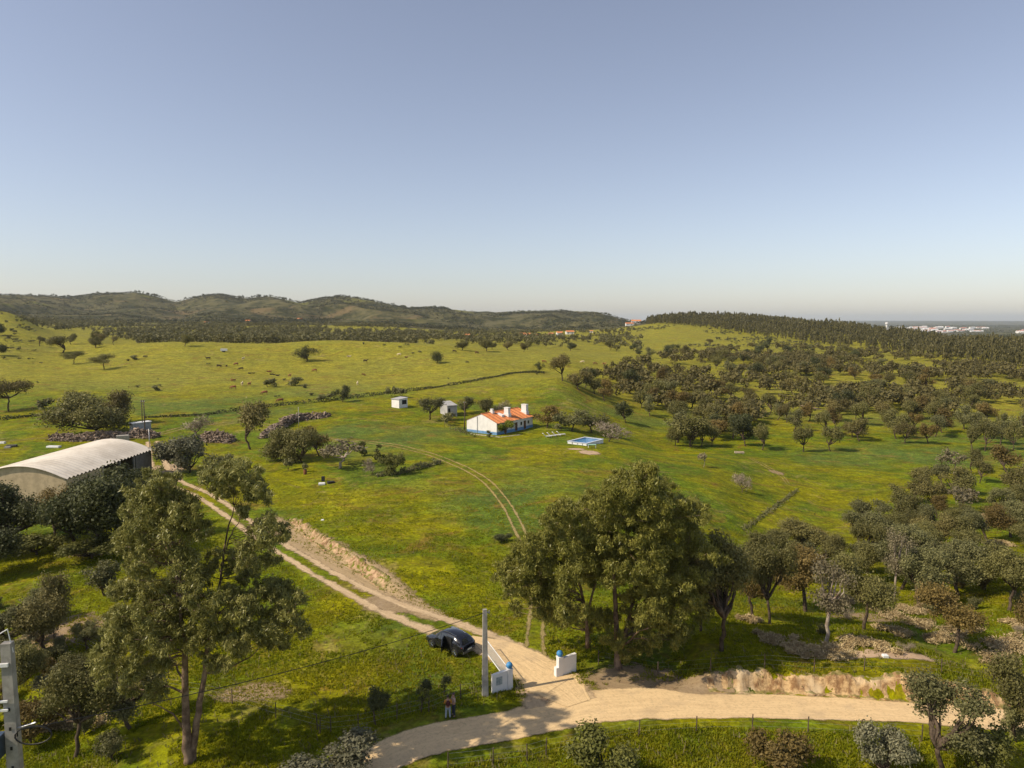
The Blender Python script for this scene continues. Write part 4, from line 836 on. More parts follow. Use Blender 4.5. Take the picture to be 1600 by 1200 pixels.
# arched barn
def barn():
    o = Vector((-67.6, 106.0, 0)); e = Vector((-66.9, 130.0, 0)); ax = (e - o).normalized(); L = (e - o).length; an = math.atan2(ax.y, ax.x)
    o.z = zt(o.x, o.y); t = thing('arched_barn', 'barn with a pale ribbed arched metal roof and tan block gable', 'barn', o, an)
    W, ev, rise = 14.0, 4.5, 1.9                       # local x along ridge, y to the left (+)
    def arc(v): return v * W, ev + rise * math.sin(math.pi * v) ** .85
    nu, nv = 320, 20; V = []
    for i in range(nu + 1):
        x = -.4 + (L + .8) * i / nu; c = .12 * math.sin(2 * math.pi * x / .98)
        for k in range(nv + 1): y, z = arc(k / nv); V.append((x, y + (-.35 if k == 0 else .35 if k == nv else 0), z + .10 + c))
    me = grid_mesh('roof', V, nu + 1, nv + 1, plain('pale_metal_roof', (.70,.64,.54), .55, .4, .1, var=.12, scale=.25, col2=(.56,.50,.41)), None, True); link('roof', me, t)
    M_BLK = plain('block_wall', (.56,.45,.29), .9, .1, var=.12, scale=1, bump=.2)
    for x, nm in ((0, 'gable_wall'), (L, 'gable_wall')):
        vs = [(x, 0, -1.5)] + [(x, arc(k/16)[0], arc(k/16)[1]) for k in range(17)] + [(x, W, -1.5)]; part(nm, MB().add(vs, [tuple(range(len(vs)))]), M_BLK, t)
    part('side_wall', MB().add([(0,W,-1.5),(L,W,-1.5),(L,W,ev),(0,W,ev)], [(0,1,2,3)]), M_BLK, t)
    m = MB().box(L-5.2, L, -.04, .04, -1.5, 4.35); part('side_wall', m, plain('grey_panels', (.22,.21,.19), .8, .2, var=.15), t)
    m = MB().box(0, 9, -.04, .04, -1.5, 4.35); part('side_wall', m, M_BLK, t)
    for x in (9.2, 14, 18.3): part('post', MB().box(x, x+.25, 0, .25, -1.5, 4.4), M_STEEL, t)
    part('eave_beam', MB().box(0, L, -.02, .2, 4.36, 4.52), plain('beam_dark', (.10,.09,.08), .7, .3), t)
barn()
# distant houses
def cottage(px, py, Lp, hp, label, name='house', wall=M_WHITE, deg=None, group=None, roof=M_TILE, wd=8):
    p = at(px, py)
    if p is None: return
    k = zc(p) / F; L = Lp * k; hh = max(hp * k * .68, 2.6); rr = hp * k * .30; u = R(random.uniform(-12, 12) if deg is None else deg); t = thing(name, label, 'house', p, u, group)
    m = MB().add([(-L/2,0,-2),(-L/2,wd,-2),(-L/2,wd,hh),(-L/2,wd/2,hh+rr),(-L/2,0,hh),(L/2,0,-2),(L/2,wd,-2),(L/2,wd,hh),(L/2,wd/2,hh+rr),(L/2,0,hh)], [(0,4,3,2,1),(5,6,7,8,9),(0,5,9,4),(1,2,7,6)]); part('wall', m, wall, t)
    o = .5; m = MB().add([(-L/2-o,-o,hh+.1),(L/2+o,-o,hh+.1),(L/2+o,wd/2,hh+rr+.2),(-L/2-o,wd/2,hh+rr+.2),(L/2+o,wd+o,hh+.1),(-L/2-o,wd+o,hh+.1)], [(0,1,2,3),(3,2,4,5)]); part('roof', m, roof, t)
    n = max(1, int(L // 5))
    for i in range(n):
        x = -L/2 + L * (i + .5) / n; part('window', MB().box(x-.5, x+.5, -.06, .02, hh*.35, hh*.8), M_GLASS, t)
random.seed(4)
for a_ in [(729,528,8,6,'white house left in the pair below the wooded hills'),(738,530.5,9,4,'low white outbuilding in front of the pair below the wooded hills'),
           (815,527,9,7,'white cottage at the left end of the hamlet'),(824,527.5,9,7,'orange-roofed cottage second from the left in the hamlet'),(834,528,10,6,'bright orange-roofed cottage in the hamlet, third from the left'),
           (853,527,9,4,'low pale building in the middle gap of the hamlet'),(862,526,7,6,'pinkish cottage right of the hamlet middle'),(875,525,9,7,'white cottage with red roof, second from the right of the hamlet'),(891,522.5,12,6,'long white cottage at the right end of the hamlet'),
           (924,520,5,3,'tiny white house alone right of the hamlet'),(984,509,12,5,'white house in the saddle beside the pink-roofed one'),(994,506.5,15,7,'wide pink-roofed house in the saddle of the skyline'),
           (386,505,7,5,'white house alone at the foot of the left hills'),(319,506,9,3,'low pale building at the foot of the left hills'),(467,501,9,4,'pinkish farmhouse beside the pale green orchard below the hills')]:
    cottage(*a_)
# far town
rng = np.random.default_rng(12)
M_PINKR = plain('faded_tiles', (.60,.30,.22), .8, .2)
for i in range(70):
    px = random.choice([random.gauss(1470, 28), random.gauss(1450, 30), random.uniform(1405, 1545), random.uniform(1585, 1620)]); py = random.uniform(512.5, 519.5) if px < 1560 else random.uniform(517, 521)
    cottage(px, py, random.uniform(5, 13), random.uniform(2.2, 3.6), 'tiny house of the far town, ' + ('on its left fringe' if px < 1435 else 'in its dense left part' if px < 1465 else 'in its dense right part' if px < 1500 else 'on its right fringe' if px < 1560 else 'at the right edge of the view'), 'house', M_WHITE, None, 'houses of the far town', M_PINKR if random.random() < .55 else M_WHITE, 16)
p = at(1385, 517); k = zc(p) / F; t = thing('water_tower', 'tall white water tower rising left of the far town', 'water tower', p)
part('shaft', MB().tube([(0,0,-3),(0,0,10*k)], [1.6*k,1.3*k], 12), M_WHITE, t); part('tank', MB().tube([(0,0,9.6*k),(0,0,10.4*k),(0,0,12.8*k),(0,0,13.5*k)], [1.3*k,2.3*k,2.3*k,.4*k], 14), M_WHITE, t); part('annex', MB().box(1.2*k,5*k,-8,8,-3,2.2*k), M_WHITE, t)
# ------------------------------------------------------------------ heaps
def heap(name, pts, w_, h_, n, label, cat, mat, seed, stick=(.5,.16,.07)):
    global rng
    rng = np.random.default_rng(seed); L = [at(*p) for p in pts]; c = L[0]; P2, d = spline([(p.x, p.y) for p in L], 60); m = []; 
    for i in range(n):
        k = rng.integers(0, 60); r = rng.normal() * .42; x = P2[k, 0] + rng.normal() * w_ * .25; y = P2[k, 1] + r * w_ + rng.normal() * .1
        hh = h_ * (1 - min(1, abs(r) / 1.1)) * (.6 + .7 * (vn(np.array([k/7.]), np.array([0.]), seed)[0] + .5)) * math.sin(math.pi * (k + 3) / 66) ** .35
        z = zt(x, y) + rng.uniform(-.05, 1) * max(hh, .12)
        a_, b_, c_ = [s * rng.uniform(.6, 1.6) for s in stick]; M = Matrix.Rotation(rng.uniform(0, 6.28), 3, 'Z') @ Matrix.Rotation(rng.normal() * .45, 3, 'X') @ Matrix.Rotation(rng.normal() * .45, 3, 'Y')
        m.append((M, Vector((x - c.x, y - c.y, z - c.z)), a_, b_, c_))
    mb = MB()
    for M, o, a_, b_, c_ in m:
        vs = [M @ Vector((sx * a_ * rng.uniform(.75,1.15), sy * b_ * rng.uniform(.7,1.2), sz * c_)) + o for sz in (-1,1) for sy in (-1,1) for sx in (-1,1)]
        mb.add(vs, [(0,2,3,1),(4,5,7,6),(0,1,5,4),(1,3,7,5),(3,2,6,7),(2,0,4,6)])
    o = link(name, mb.mesh(name, mat), None, c); tag(o, label, cat); return o
def cork_mat():
    m, t = newmat('bark_slabs'); n = N(t); i = n.new('ShaderNodeNewGeometry').outputs['Random Per Island']; c = n.mix(i, (.12,.088,.062), (.40,.31,.235)); n.out(n.bsdf(c, .9, .1)); return m
M_CORK = cork_mat()
heap('bark_heap', [(84,687),(130,688),(180,686),(215,683),(243,683)], 1.6, 2.0, 2600, 'long heap of grey-brown bark slabs behind the barn', 'heap', M_CORK, 51)
heap('bark_heap', [(318,688),(345,690),(362,690)], 1.6, 2.4, 900, 'dark-bottomed bark heap at the left of the tall oak', 'heap', M_CORK, 52)
heap('bark_heap', [(412,684),(430,674),(450,662),(470,656),(505,652),(512,651)], 1.6, 2.0, 2200, 'long curved heap of pale bark slabs right of the tall oak', 'heap', M_CORK, 53)
# brush piles of cut branches
def brush(px, py, wpx, label, seed, hh=.8, dark=False):
    global rng
    rng = np.random.default_rng(seed); p = at(px, py); W_ = wpx * zc(p) / F / 2
    cs = [np.array([rng.normal() * W_ * .5, rng.normal() * W_ * .4, rng.uniform(.1, hh * .6)]) for _ in range(10)]
    Q = leaves(cs, [W_ * .42] * 10, [150] * 10, .42, min(1, hh / W_), .14, .25, 0, .1)
    Q2 = leaves(cs, [W_ * .42] * 10, [90] * 10, .2, min(1, hh / W_), .5, .25, 0, .1)
    Q = np.concatenate([Q, Q2]); Q[:, :, 2] = np.maximum(Q[:, :, 2], .02 + .05 * rng.random(Q.shape[:2]))
    xs = Q[:, :, 0] + p.x; ys = Q[:, :, 1] + p.y; Q[:, :, 2] += Zf(xs, ys) - p.z
    o = link('brush_pile', quads_mesh('brush_pile', Q, M_BRUSH), None, p); tag(o, label, 'brush pile', 'heaps of cut branches')
BP = [(1310,1020,70),(1340,1005,60),(1240,1015,60),(1285,1025,50),(1395,990,70),(1430,975,60),(1460,1000,50),(1480,1000,50),(1530,1015,90),(1575,1005,80),(1500,985,60),(1560,1035,60),(1420,955,60),(1390,960,50),(1320,940,50),(1450,950,60),(1590,980,60),
      (1430,860,50),(1460,850,60),(1490,860,50),(1440,830,40),(1560,850,50),(1580,880,60),(1480,820,50),(1540,810,40),(130,860,70),(200,855,50),(140,1115,90),(170,1095,70),(95,1140,60),(50,1040,50),(1370,1010,50),(1205,1000,50),(1170,970,40)]
SHORT = [(t[0], t[1], t[5].split(',')[0]) for t in TL]
def relabel(x, y):
    if x < 1000: b_ = min([t for t in SHORT if t[0] < 400], key=lambda t: (t[0]-x)**2 + (t[1]-y)**2)
    else: b_ = min([t for t in SHORT if t[0] > 1000], key=lambda t: (t[0]-x)**2 + (t[1]-y)**2)
    d_ = ('right of' if x > b_[0] + 8 else 'left of' if x < b_[0] - 8 else 'below' if y > b_[1] else 'behind')
    return 'brush heap ' + d_ + ' the ' + ' '.join(b_[2].split()[:10])
for i, (x, y, w_) in enumerate(BP):
    brush(x, y, w_, relabel(x, y), 200 + i, .55 + .25 * (w_ > 60))
# ------------------------------------------------------------------ ditch vegetation and hedge lines
def hedge(name, pts, w_, h_, n, mat, label, cat, seed, size=.45):
    global rng
    rng = np.random.default_rng(seed); L = [at(*p) for p in pts]; c = L[0]; P2, d = spline([(p.x, p.y) for p in L], 200)
    k = rng.integers(0, 200, n); g = (.4 + 1.2 * (vn(k / 9., k * 0., seed) + .5)); x = P2[k, 0] + rng.normal(size=n) * w_ * .3; y = P2[k, 1] + rng.normal(size=n) * w_ * .3; z = Zf(x, y) + .05 + h_ * g * rng.random(n)
    nn = rand_unit(n); nn[:, 2] *= .6; t_ = np.cross(nn, rand_unit(n)); t_ /= np.linalg.norm(t_, axis=1)[:, None]; b_ = np.cross(nn, t_); s = size * (.5 + rng.random(n))[:, None]
    p_ = np.stack([x - c.x, y - c.y, z - c.z], -1); Q = np.stack([p_ - t_*s*.5, p_ + b_*s*.3, p_ + t_*s*.5, p_ - b_*s*.3], 1)
    o = link(name, quads_mesh(name, Q, mat), None, c); return tag(o, label, cat)
hedge('hedge', [(228,653),(300,650),(400,638),(440,634),(500,628),(600,616),(680,606),(760,592),(850,583)], .8, .8, 5200, M_DARK, 'thin dark hedge running along the lower edge of the cattle pasture', 'hedge', 61)
hedge('hedge', [(1160,829),(1195,805),(1225,782),(1246,766)], .8, .35, 900, M_OAKG, 'rough weedy ditch edge between knoll and right field', 'hedge', 62, .35)
hedge('hedge', [(590,745),(625,741),(655,733),(688,724)], .7, .9, 1600, M_OAKG, 'overgrown dark fence line beside the house track', 'hedge', 63, .35)
hedge('hedge', [(0,657),(50,651),(95,648)], 1, .8, 700, M_DARK, 'dark leaf strip standing for a shadow line at the left edge below the umbrella oak', 'hedge', 64)  # dark leaves laid here to imitate a line of shadow on the grass
hedge('hedge', [(715,672),(728,678),(745,684)], .8, .7, 300, M_LIVE, 'low weeds along the fence left of the farmhouse', 'hedge', 65, .3)
# ------------------------------------------------------------------ fences
def fence(pxs, label, hgt=1.2, r=.045, wires=3, mat=M_POLEW, step=None):
    L = [at(*p) for p in pxs]
    if step:
        P2, d = spline([(p.x, p.y) for p in L], max(3, int(sum((a-b).length for a, b in zip(L[1:], L[:-1])) / step))); L = [Vector((x, y, zt(x, y))) for x, y in P2]
    c = L[0].copy(); t = thing('fence', label, 'fence', c)
    for p in L[:100]:
        d = p - c; part('post', MB().tube([d + Vector((0,0,-.3)), d + Vector((random.uniform(-.05,.05), random.uniform(-.05,.05), hgt))], [r, r * .85], 6), mat, t)
    m = MB()
    for k in range(wires):
        z = hgt * (k + 1) / (wires + .3); m.tube([p - c + Vector((0,0,z)) for p in L], .004, 3, False)
    part('wire', m, M_STEEL, t); return t
fence([(700,1203),(770,1195),(824,1189),(853,1180),(924,1166),(998,1150),(1088,1144),(1175,1142),(1262,1145),(1345,1150),(1440,1158)], 'post and wire fence on the grass verge below the dirt road', 1.2)
fence([(935,1038),(1028,1056),(1110,1050),(1195,1044),(1272,1050),(1350,1048),(1471,1052),(1552,1068),(1620,1078)], 'post and wire fence above the cut earth bank')
fence([(30,975),(85,998),(135,1016),(230,1075),(363,1100),(431,1122),(496,1140),(517,1144)], 'post and wire fence among the shade at lower left')
fence([(500,1146),(560,1140),(620,1125),(670,1112),(720,1092),(757,1085)], 'wire fence along the bank between roadside pines and gate')
fence([(228,655),(300,652),(400,640),(500,630),(600,618),(680,608),(760,594),(850,585)], 'long pasture fence following the thin dark hedge', 1.3, .07, 2, step=6)
fence([(590,747),(625,743),(655,735),(688,726)], 'short fence beside the house track', step=4)
fence([(695,668),(712,674),(728,680)], 'dark wire fence left of the farmhouse', 1.3, .06, 3, step=2.5)
# ------------------------------------------------------------------ poles and cables
def pole(px, pb, ptop, r, mat, label, name='utility_pole', fit=True):
    p = at(px, pb); h = hpx(p, pb, ptop); t = thing(name, label, 'pole', p); part('shaft', MB().tube([(0,0,-.5),(0,0,h)], [r, r*.75], 8), mat, t, True)
    if fit:
        a_ = part('crossarm', MB().box(-.28,.28,-.05,.05,h-.35,h-.25), M_STEEL, t)
        for x in (-.22, .22): part('insulator', MB().tube([(x,0,h-.25),(x,0,h-.17),(x,0,h-.1)], [.05,.07,.03], 8), M_CONC, a_)
    return t, p + Vector((0,0,h))
def cpole():
    p = at(758, 1087); h = hpx(p, 1087, 952); t = thing('concrete_pole', 'tall pale concrete pole standing beside the left gate wall', 'pole', p, R(12))
    m = MB(); w0, w1 = .24, .15
    m.add([(-w0,-.16,-.4),(w0,-.16,-.4),(w0,.16,-.4),(-w0,.16,-.4),(-w1,-.12,h),(w1,-.12,h),(w1,.12,h),(-w1,.12,h)], [(0,3,2,1),(4,5,6,7),(0,1,5,4),(1,2,6,5),(2,3,7,6),(3,0,4,7)])
    for k in range(6): z = .8 + k * .95; m.box(-.07, .07, -.165 + k * .006, -.10, z, z + .45)
    part('shaft', m, M_CONC, t); a_ = part('bracket', MB().box(w1, .36, -.04, .04, h-.3, h-.22), M_STEEL, t); part('insulator', MB().tube([(.33,0,h-.38),(.33,0,h-.3),(.33,0,h-.12)], [.04,.07,.04], 8), M_CONC, a_)
    return p + Vector((0,0,h-.25))
topg = cpole()
def mvpole():
    a, dy, dz = ray(24, 1200); Yp = 30.0; X = -798 * 0 + Yp * a / dy; z0 = zt(X, Yp); h = H + Yp * q(1004) - z0
    t = thing('power_pole', 'thick concrete power pole with transformer gear at the left edge', 'pole', (X, Yp, z0), R(8)); w0, w1 = .36, .20; m = MB()
    def wz(z): return w0 + (w1 - w0) * z / h
    m.add([(-w0,-.2,-.4),(w0,-.2,-.4),(w0,.2,-.4),(-w0,.2,-.4),(-w1,-.17,h),(w1,-.17,h),(w1,.17,h),(-w1,.17,h)], [(0,3,2,1),(4,5,6,7),(0,1,5,4),(1,2,6,5),(2,3,7,6),(3,0,4,7)])
    part('shaft', m, plain('pole_concrete', (.36,.34,.30), .85, .2, var=.15, scale=2, bump=.2), t)
    m = MB()
    for k in range(14): z = 1.0 + k * .9; m.box(-.05, .05, -.203, -.199 + .0, z, z + .16) if z < h - .5 else None
    part('step_hole', m, M_DKG, t)
    fr = MB().tube([(-.25,0,h-.6),(.22,0,h-.45),(.05,0,h+1.5 - .9),(-1.3,0,h-.2)], .03, 5); part('top_frame', fr, M_WPAINT, t)
    ar = part('crossarm', MB().box(-1.6, .1, -.27, -.17, h-1.0, h-.85), M_WPAINT, t)
    for x in (-1.4, -.8): part('insulator', MB().tube([(x,-.22,h-.85),(x,-.22,h-.7),(x,-.22,h-.55),(x,-.22,h-.4)], [.05,.11,.05,.09], 8), M_CONC, ar)
    for k, z in enumerate((h-2.6, h-3.0)): 
        s = part('switch_arm', MB().box(-1.3, .0, -.3, -.22, z, z+.09), M_WPAINT, t)
        for x in (-1.1, -.55): part('insulator', MB().tube([(x,-.26,z+.09),(x,-.26,z+.22),(x,-.26,z+.4)], [.06,.11,.05], 8), M_WPAINT, s)
    tr = part('transformer', MB().box(-1.45, -.36, -.75, .1, h-5.1, h-4.1), plain('transformer_blue_grey', (.05,.08,.13), .4, .5), t); part('cooling_fins', MB().box(-1.5,-1.45,-.7,.05,h-5,h-4.2), M_STEEL, tr)
    pts = [(.3 + .0, -.25, h-4.2)] + [(.95 + .75 * math.cos(a_), -.25, h-4.2 + .0 + .42 * math.sin(a_)) for a_ in np.linspace(2.6, 2.6 + 2*math.pi, 20)]; part('cable_coil', MB().tube(pts, .035, 5), M_BLACK, t)
    part('bracket', MB().tube([(wz(h-3.8),-.1,h-3.9),(1.0,-.1,h-3.7)], .04, 6), M_STEEL, t)
    return Vector((X + .4, Yp, z0 + h - 4.0))
left = mvpole()
def cable(a_, b_, sag, r, label, n=40):
    pts = [a_.lerp(b_, k / n) - Vector((0,0, sag * 4 * (k/n) * (1 - k/n))) for k in range(n + 1)]; c = a_.copy(); o = link('power_cable', MB().tube([p - c for p in pts], r, 6).mesh('power_cable', M_BLACK), None, c); tag(o, label, 'cable')
cable(left, topg, .55, .022, 'black overhead cable slung from the left power pole to the gate pole')
pole(726, 674, 627, .14, M_POLEW, 'wooden utility pole at the left corner of the farmhouse')
pole(223, 672, 625, .13, M_POLEW, 'left one of two dark wooden poles behind the long heap')
pole(227, 684, 625, .15, M_POLEW, 'right, nearer one of two dark wooden poles at the end of the long heap')
pole(234, 703, 670, .09, M_STEEL, 'thin pale pole rising behind the far corner of the barn', fit=False)
pole(467, 668, 636, .10, M_CONC, 'thin pale pole in front of the curved bark heap', fit=False)
# ------------------------------------------------------------------ gate
def gatewall(px0, py0, px1, py1, h, label, sign=False, ball='right'):
    p0, p1 = at(px0, py0), at(px1, py1); d = (p1 - p0); d.z = 0; L = d.length; an = math.atan2(d.y, d.x); t = thing('gate_wall', label, 'wall', p0, an)
    z1 = p1.z - p0.z
    m = MB().add([(0,-.13,-.5),(L,-.13,-.5),(L,.13,-.5),(0,.13,-.5),(0,-.13,h),(L,-.13,h+.12),(L,.13,h+.12),(0,.13,h)], [(0,3,2,1),(4,5,6,7),(0,1,5,4),(1,2,6,5),(2,3,7,6),(3,0,4,7)]); part('panel', m, M_WHITE, t)
    x = L + .22 if ball == 'right' else -.22; part('pillar', MB().box(x-.2, x+.2, -.2, .2, -.5, h+.12), M_WHITE, t)
    part('capping', MB().box(x-.23, x+.23, -.23, .23, h+.12, h+.2), M_WHITE, t)
    part('ball', MB().sphere((x, 0, h+.42), .26, 14, 10), plain('gate_blue', (.06,.27,.55), .5, .4, var=.1), t, True)
    if sign:
        part('tile_sign', MB().box(.28, L*.62, -.16, -.132, h*.42, h*.84), plain('glazed_tiles', (.42,.46,.46), .35, .5, scale=9, col2=(.22,.27,.28)), t)
    else: part('low_pier', MB().box(x-.42, x-.2, -.18, .18, -.5, h*.55), M_WHITE, t)
    return t, p0, an, L
gatewall(769, 1083, 792, 1077, 1.45, 'white gate wall with grey tile sign and blue ball, left side', True)
gatewall(878, 1055, 899, 1049, 1.45, 'plain white gate wall with blue ball, right side of the entrance', False, 'left')
g0 = at(795, 1072); g1 = at(757, 1020); d = g1 - g0; L = Vector((d.x, d.y)).length; t = thing('metal_gate', 'white barred metal gate swung open beside the pale concrete pole', 'gate', g0, math.atan2(d.y, d.x)); dz = (g1.z - g0.z)
for z in (.15, 1.3): part('rail', MB().tube([(0,0,z+.1),(L,0,z+dz+.1)], .035, 6), M_WPAINT, t)
n = int(L / .16)
for k in range(n + 1):
    x = L * k / n; z = dz * k / n + .1; part('bar', MB().tube([(x,0,z+.15),(x,0,z+1.3)], .018 if k % n else .04, 5), M_WPAINT, t)
p = at(812, 1075); tag(link('slanting_stake', MB().tube([(0,0,-.1),(-.55,.15,1.0)], .035, 6).mesh('slanting_stake', plain('yellow_stake', (.42,.38,.12), .7, .3)), None, p), 'yellowish slanting stake beside the ball of the left gate wall', 'stake')
# ------------------------------------------------------------------ pool, loungers, small things
def pool():
    p = at(887, 693); k = zc(p) / F; an = R(22); t = thing('swimming_pool', 'white rectangular above-ground pool with blue water on the lawn', 'pool', p, 0)
    a0 = at(887, 694); a1 = at(920, 698.5); a2 = at(939.5, 689); a3 = a0 + (a2 - a1); C = [Vector((v.x - p.x, v.y - p.y)) for v in (a0, a1, a2, a3)]
    # make it a clean rectangle
    u = (C[1] - C[0]); Lx = 5.0; u.normalize(); v = Vector((-u.y, u.x)); Ly = 7.4; an = math.atan2(u.y, u.x); t.rotation_euler.z = an
    zb = max(zt(p.x, p.y), zt(p.x + u.x*Lx, p.y + u.y*Lx), zt(p.x + v.x*Ly, p.y + v.y*Ly)) - p.z; hh = zb + .5
    for (x0,x1,y0,y1) in [(0,Lx,0,.16),(0,Lx,Ly-.16,Ly),(0,.16,.163,Ly-.163),(Lx-.16,Lx,.163,Ly-.163)]: part('pool_wall', MB().box(x0,x1,y0,y1,-1.2,hh), M_WPAINT, t)
    for (x0,x1,y0,y1) in [(-.12,Lx+.12,-.12,.3),(-.12,Lx+.12,Ly-.3,Ly+.12),(-.12,.3,.303,Ly-.303),(Lx-.3,Lx+.12,.303,Ly-.303)]: part('coping', MB().box(x0,x1,y0,y1,hh+.003,hh+.08), plain('pool_rim', (.62,.66,.72), .5, .4, var=.05), t)
    m, tt = newmat('pool_water'); n = N(tt); n.out(n.bsdf(n.mix(n.noise(obc(n), .6, 2), (.03,.17,.38), (.06,.24,.46)), .06, .6, 0, n.bump(n.noise(obc(n), 3, 2), .15, .05))); part('water', MB().box(.165,Lx-.165,.165,Ly-.165,hh-.6,hh-.16), m, t)
    for x in (1.2, 2.6, 3.9): part('support', MB().box(x, x+.1, -.1, -.003, -1.0, hh-.02), M_STEEL, t)
    return p
pool()
def lounger():
    t = thing('sun_lounger', '', 'sun lounger', (0,0,0)); m = plain('lounger_white', (.74,.73,.71), .6, .3, var=.05)
    part('seat', MB().box(-.33,.33,0,1.35,.30,.37), m, t)
    b_ = MB().add([(-.33,-.01,.32),(.33,-.01,.32),(.33,-.6,.95),(-.33,-.6,.95),(-.33,.05,.38),(.33,.05,.38),(.33,-.54,1.01),(-.33,-.54,1.01)], [(0,3,2,1),(4,5,6,7),(0,1,5,4),(1,2,6,5),(2,3,7,6),(3,0,4,7)]); part('backrest', b_, m, t)
    for x in (-.3, .3):
        for y in (.15, 1.25): part('leg', MB().tube([(x,y,-.1),(x,y,.3)], .03, 5), M_STEEL, t)
    return t
def copytree(o, par=None):
    c = o.copy(); COL.objects.link(c); c.parent = par
    for ch in [x for x in o.children]: copytree(ch, c)
    return c
lo = lounger()
for i, (x, y, lab) in enumerate([(852,684,'white sun lounger nearest the farmhouse, leftmost of four'),(859,683,'white sun lounger second from the farmhouse'),(867,682,'white sun lounger third from the farmhouse'),(874,681,'white sun lounger nearest the pool, rightmost of four')]):
    o = lo if i == 0 else copytree(lo); pp = at(x, y); o.location = pp; o.rotation_euler.z = R(-70); o.scale = (1.15,1.15,1.15); tag(o, lab, 'sun lounger', 'four sun loungers')
p = at(925, 700); t = thing('garden_table', 'small pale green table at the right corner of the pool', 'table', p); part('table_top', MB().box(-.9,.9,-.4,.4,.72,.78), plain('pale_green', (.35,.62,.42), .5, .4), t)
for x in (-.8,.8):
    for y in (-.3,.3): part('leg', MB().tube([(x,y,-.2),(x,y,.72)], .03, 5), M_WPAINT, t)
p = at(1155, 709); t = thing('water_trough', 'long low pale trough in the field below the wood', 'trough', p, R(-4)); part('basin', MB().box(-1.2,1.2,-.35,.35,.2,.3).box(-1.2,1.2,-.35,-.28,.303,.6).box(-1.2,1.2,.28,.35,.303,.6).box(-1.2,-1.13,-.277,.277,.303,.6).box(1.13,1.2,-.277,.277,.303,.6), plain('trough_stone', (.60,.48,.34), .8, .2), t)
for x in (-.9,.9): part('leg', MB().box(x-.1,x+.1,-.25,.25,-.3,.197), M_CONC, t)
def slab(px, py, lx, ly, lz, rz, label, mat, name='slab', cat='slab'):
    p = at(px, py); m = MB(); bv = .06
    m.add([(-lx,-ly,-.2),(lx,-ly,-.2),(lx,ly,-.2),(-lx,ly,-.2),(-lx,-ly,lz-bv),(lx,-ly,lz-bv),(lx,ly,lz-bv),(-lx,ly,lz-bv),(-lx+bv,-ly+bv,lz),(lx-bv,-ly+bv,lz),(lx-bv,ly-bv,lz),(-lx+bv,ly-bv,lz)],
          [(0,3,2,1),(0,1,5,4),(1,2,6,5),(2,3,7,6),(3,0,4,7),(4,5,9,8),(5,6,10,9),(6,7,11,10),(7,4,8,11),(8,9,10,11)])
    tag(link(name, m.mesh(name, mat), None, p, R(rz)), label, cat)
slab(84, 699, 1.4, .5, .35, -3, 'white flat slab lying on the grass above the barn', M_WPAINT); slab(3, 693, .7, .4, .4, 5, 'white slab at the left edge beside the dark scrap', M_WPAINT); slab(12, 700, .6, .4, .3, 15, 'pale slab lying nearest the barn at the left edge', M_CONC)
slab(18, 698, 1.0, .6, .4, 20, 'dark scrap lying between pale slabs at the left edge', plain('dark_scrap', (.10,.09,.08), .7, .3), 'scrap', 'scrap'); slab(192, 688, 1.3, .7, 1.2, 25, 'pale tilted board leaning on the long bark heap', M_CONC, 'board', 'board')
slab(503, 757, .55, .4, .3, 10, 'white stone beside the dark scrap below the thicket', M_WPAINT, 'stone', 'stone'); slab(517, 755, .6, .4, .35, 30, 'dark scrap beside the white stone below the thicket', plain('dark_scrap2', (.04,.035,.03), .7, .3), 'scrap', 'scrap'); slab(504,813,.2,.15,.15,0,'small white stone alone on the meadow','' or M_WPAINT,'stone','stone')
slab(1383, 1027, .22, .18, .25, 0, 'small white stone on bare soil above the earth bank', M_WPAINT, 'stone', 'stone'); slab(505,752,.25,.2,.9,0,'black upright scrap behind the white stone below the thicket', M_BLACK, 'scrap', 'scrap')
p = at(477, 741); t = thing('oil_drum', 'rusty red drum below the thicket', 'drum', p); part('barrel', MB().tube([(0,0,-.1),(0,0,.28),(0,0,.3),(0,0,.58),(0,0,.6),(0,0,.9)], [.3,.3,.32,.32,.3,.3], 14), M_RUSTM, t); part('lid', MB().tube([(0,0,.9),(0,0,.93)], .27, 14), M_BLACK, t)
p = at(350, 550); t = thing('stock_trailer', 'small white trailer at the top of the cattle pasture', 'trailer', p, R(15)); part('box', MB().box(-1.6,1.6,-.8,.8,.55,.62).box(-1.6,1.6,-.8,-.74,.623,1.7).box(-1.6,1.6,.74,.8,.623,1.7).box(-1.6,-1.54,-.737,.737,.623,1.7).box(1.54,1.6,-.737,.737,.623,1.7).box(-1.6,1.6,-.8,.8,1.703,1.76), M_WPAINT, t); part('drawbar', MB().tube([(1.6,0,.5),(2.7,0,.4)], .05, 6), M_STEEL, t)
for x in (-.5,.3):
    for y in (-.85,.85): part('wheel', MB().tube([(x,y-.1,.32),(x,y+.1,.32)], .33, 12), M_BLACK, t)
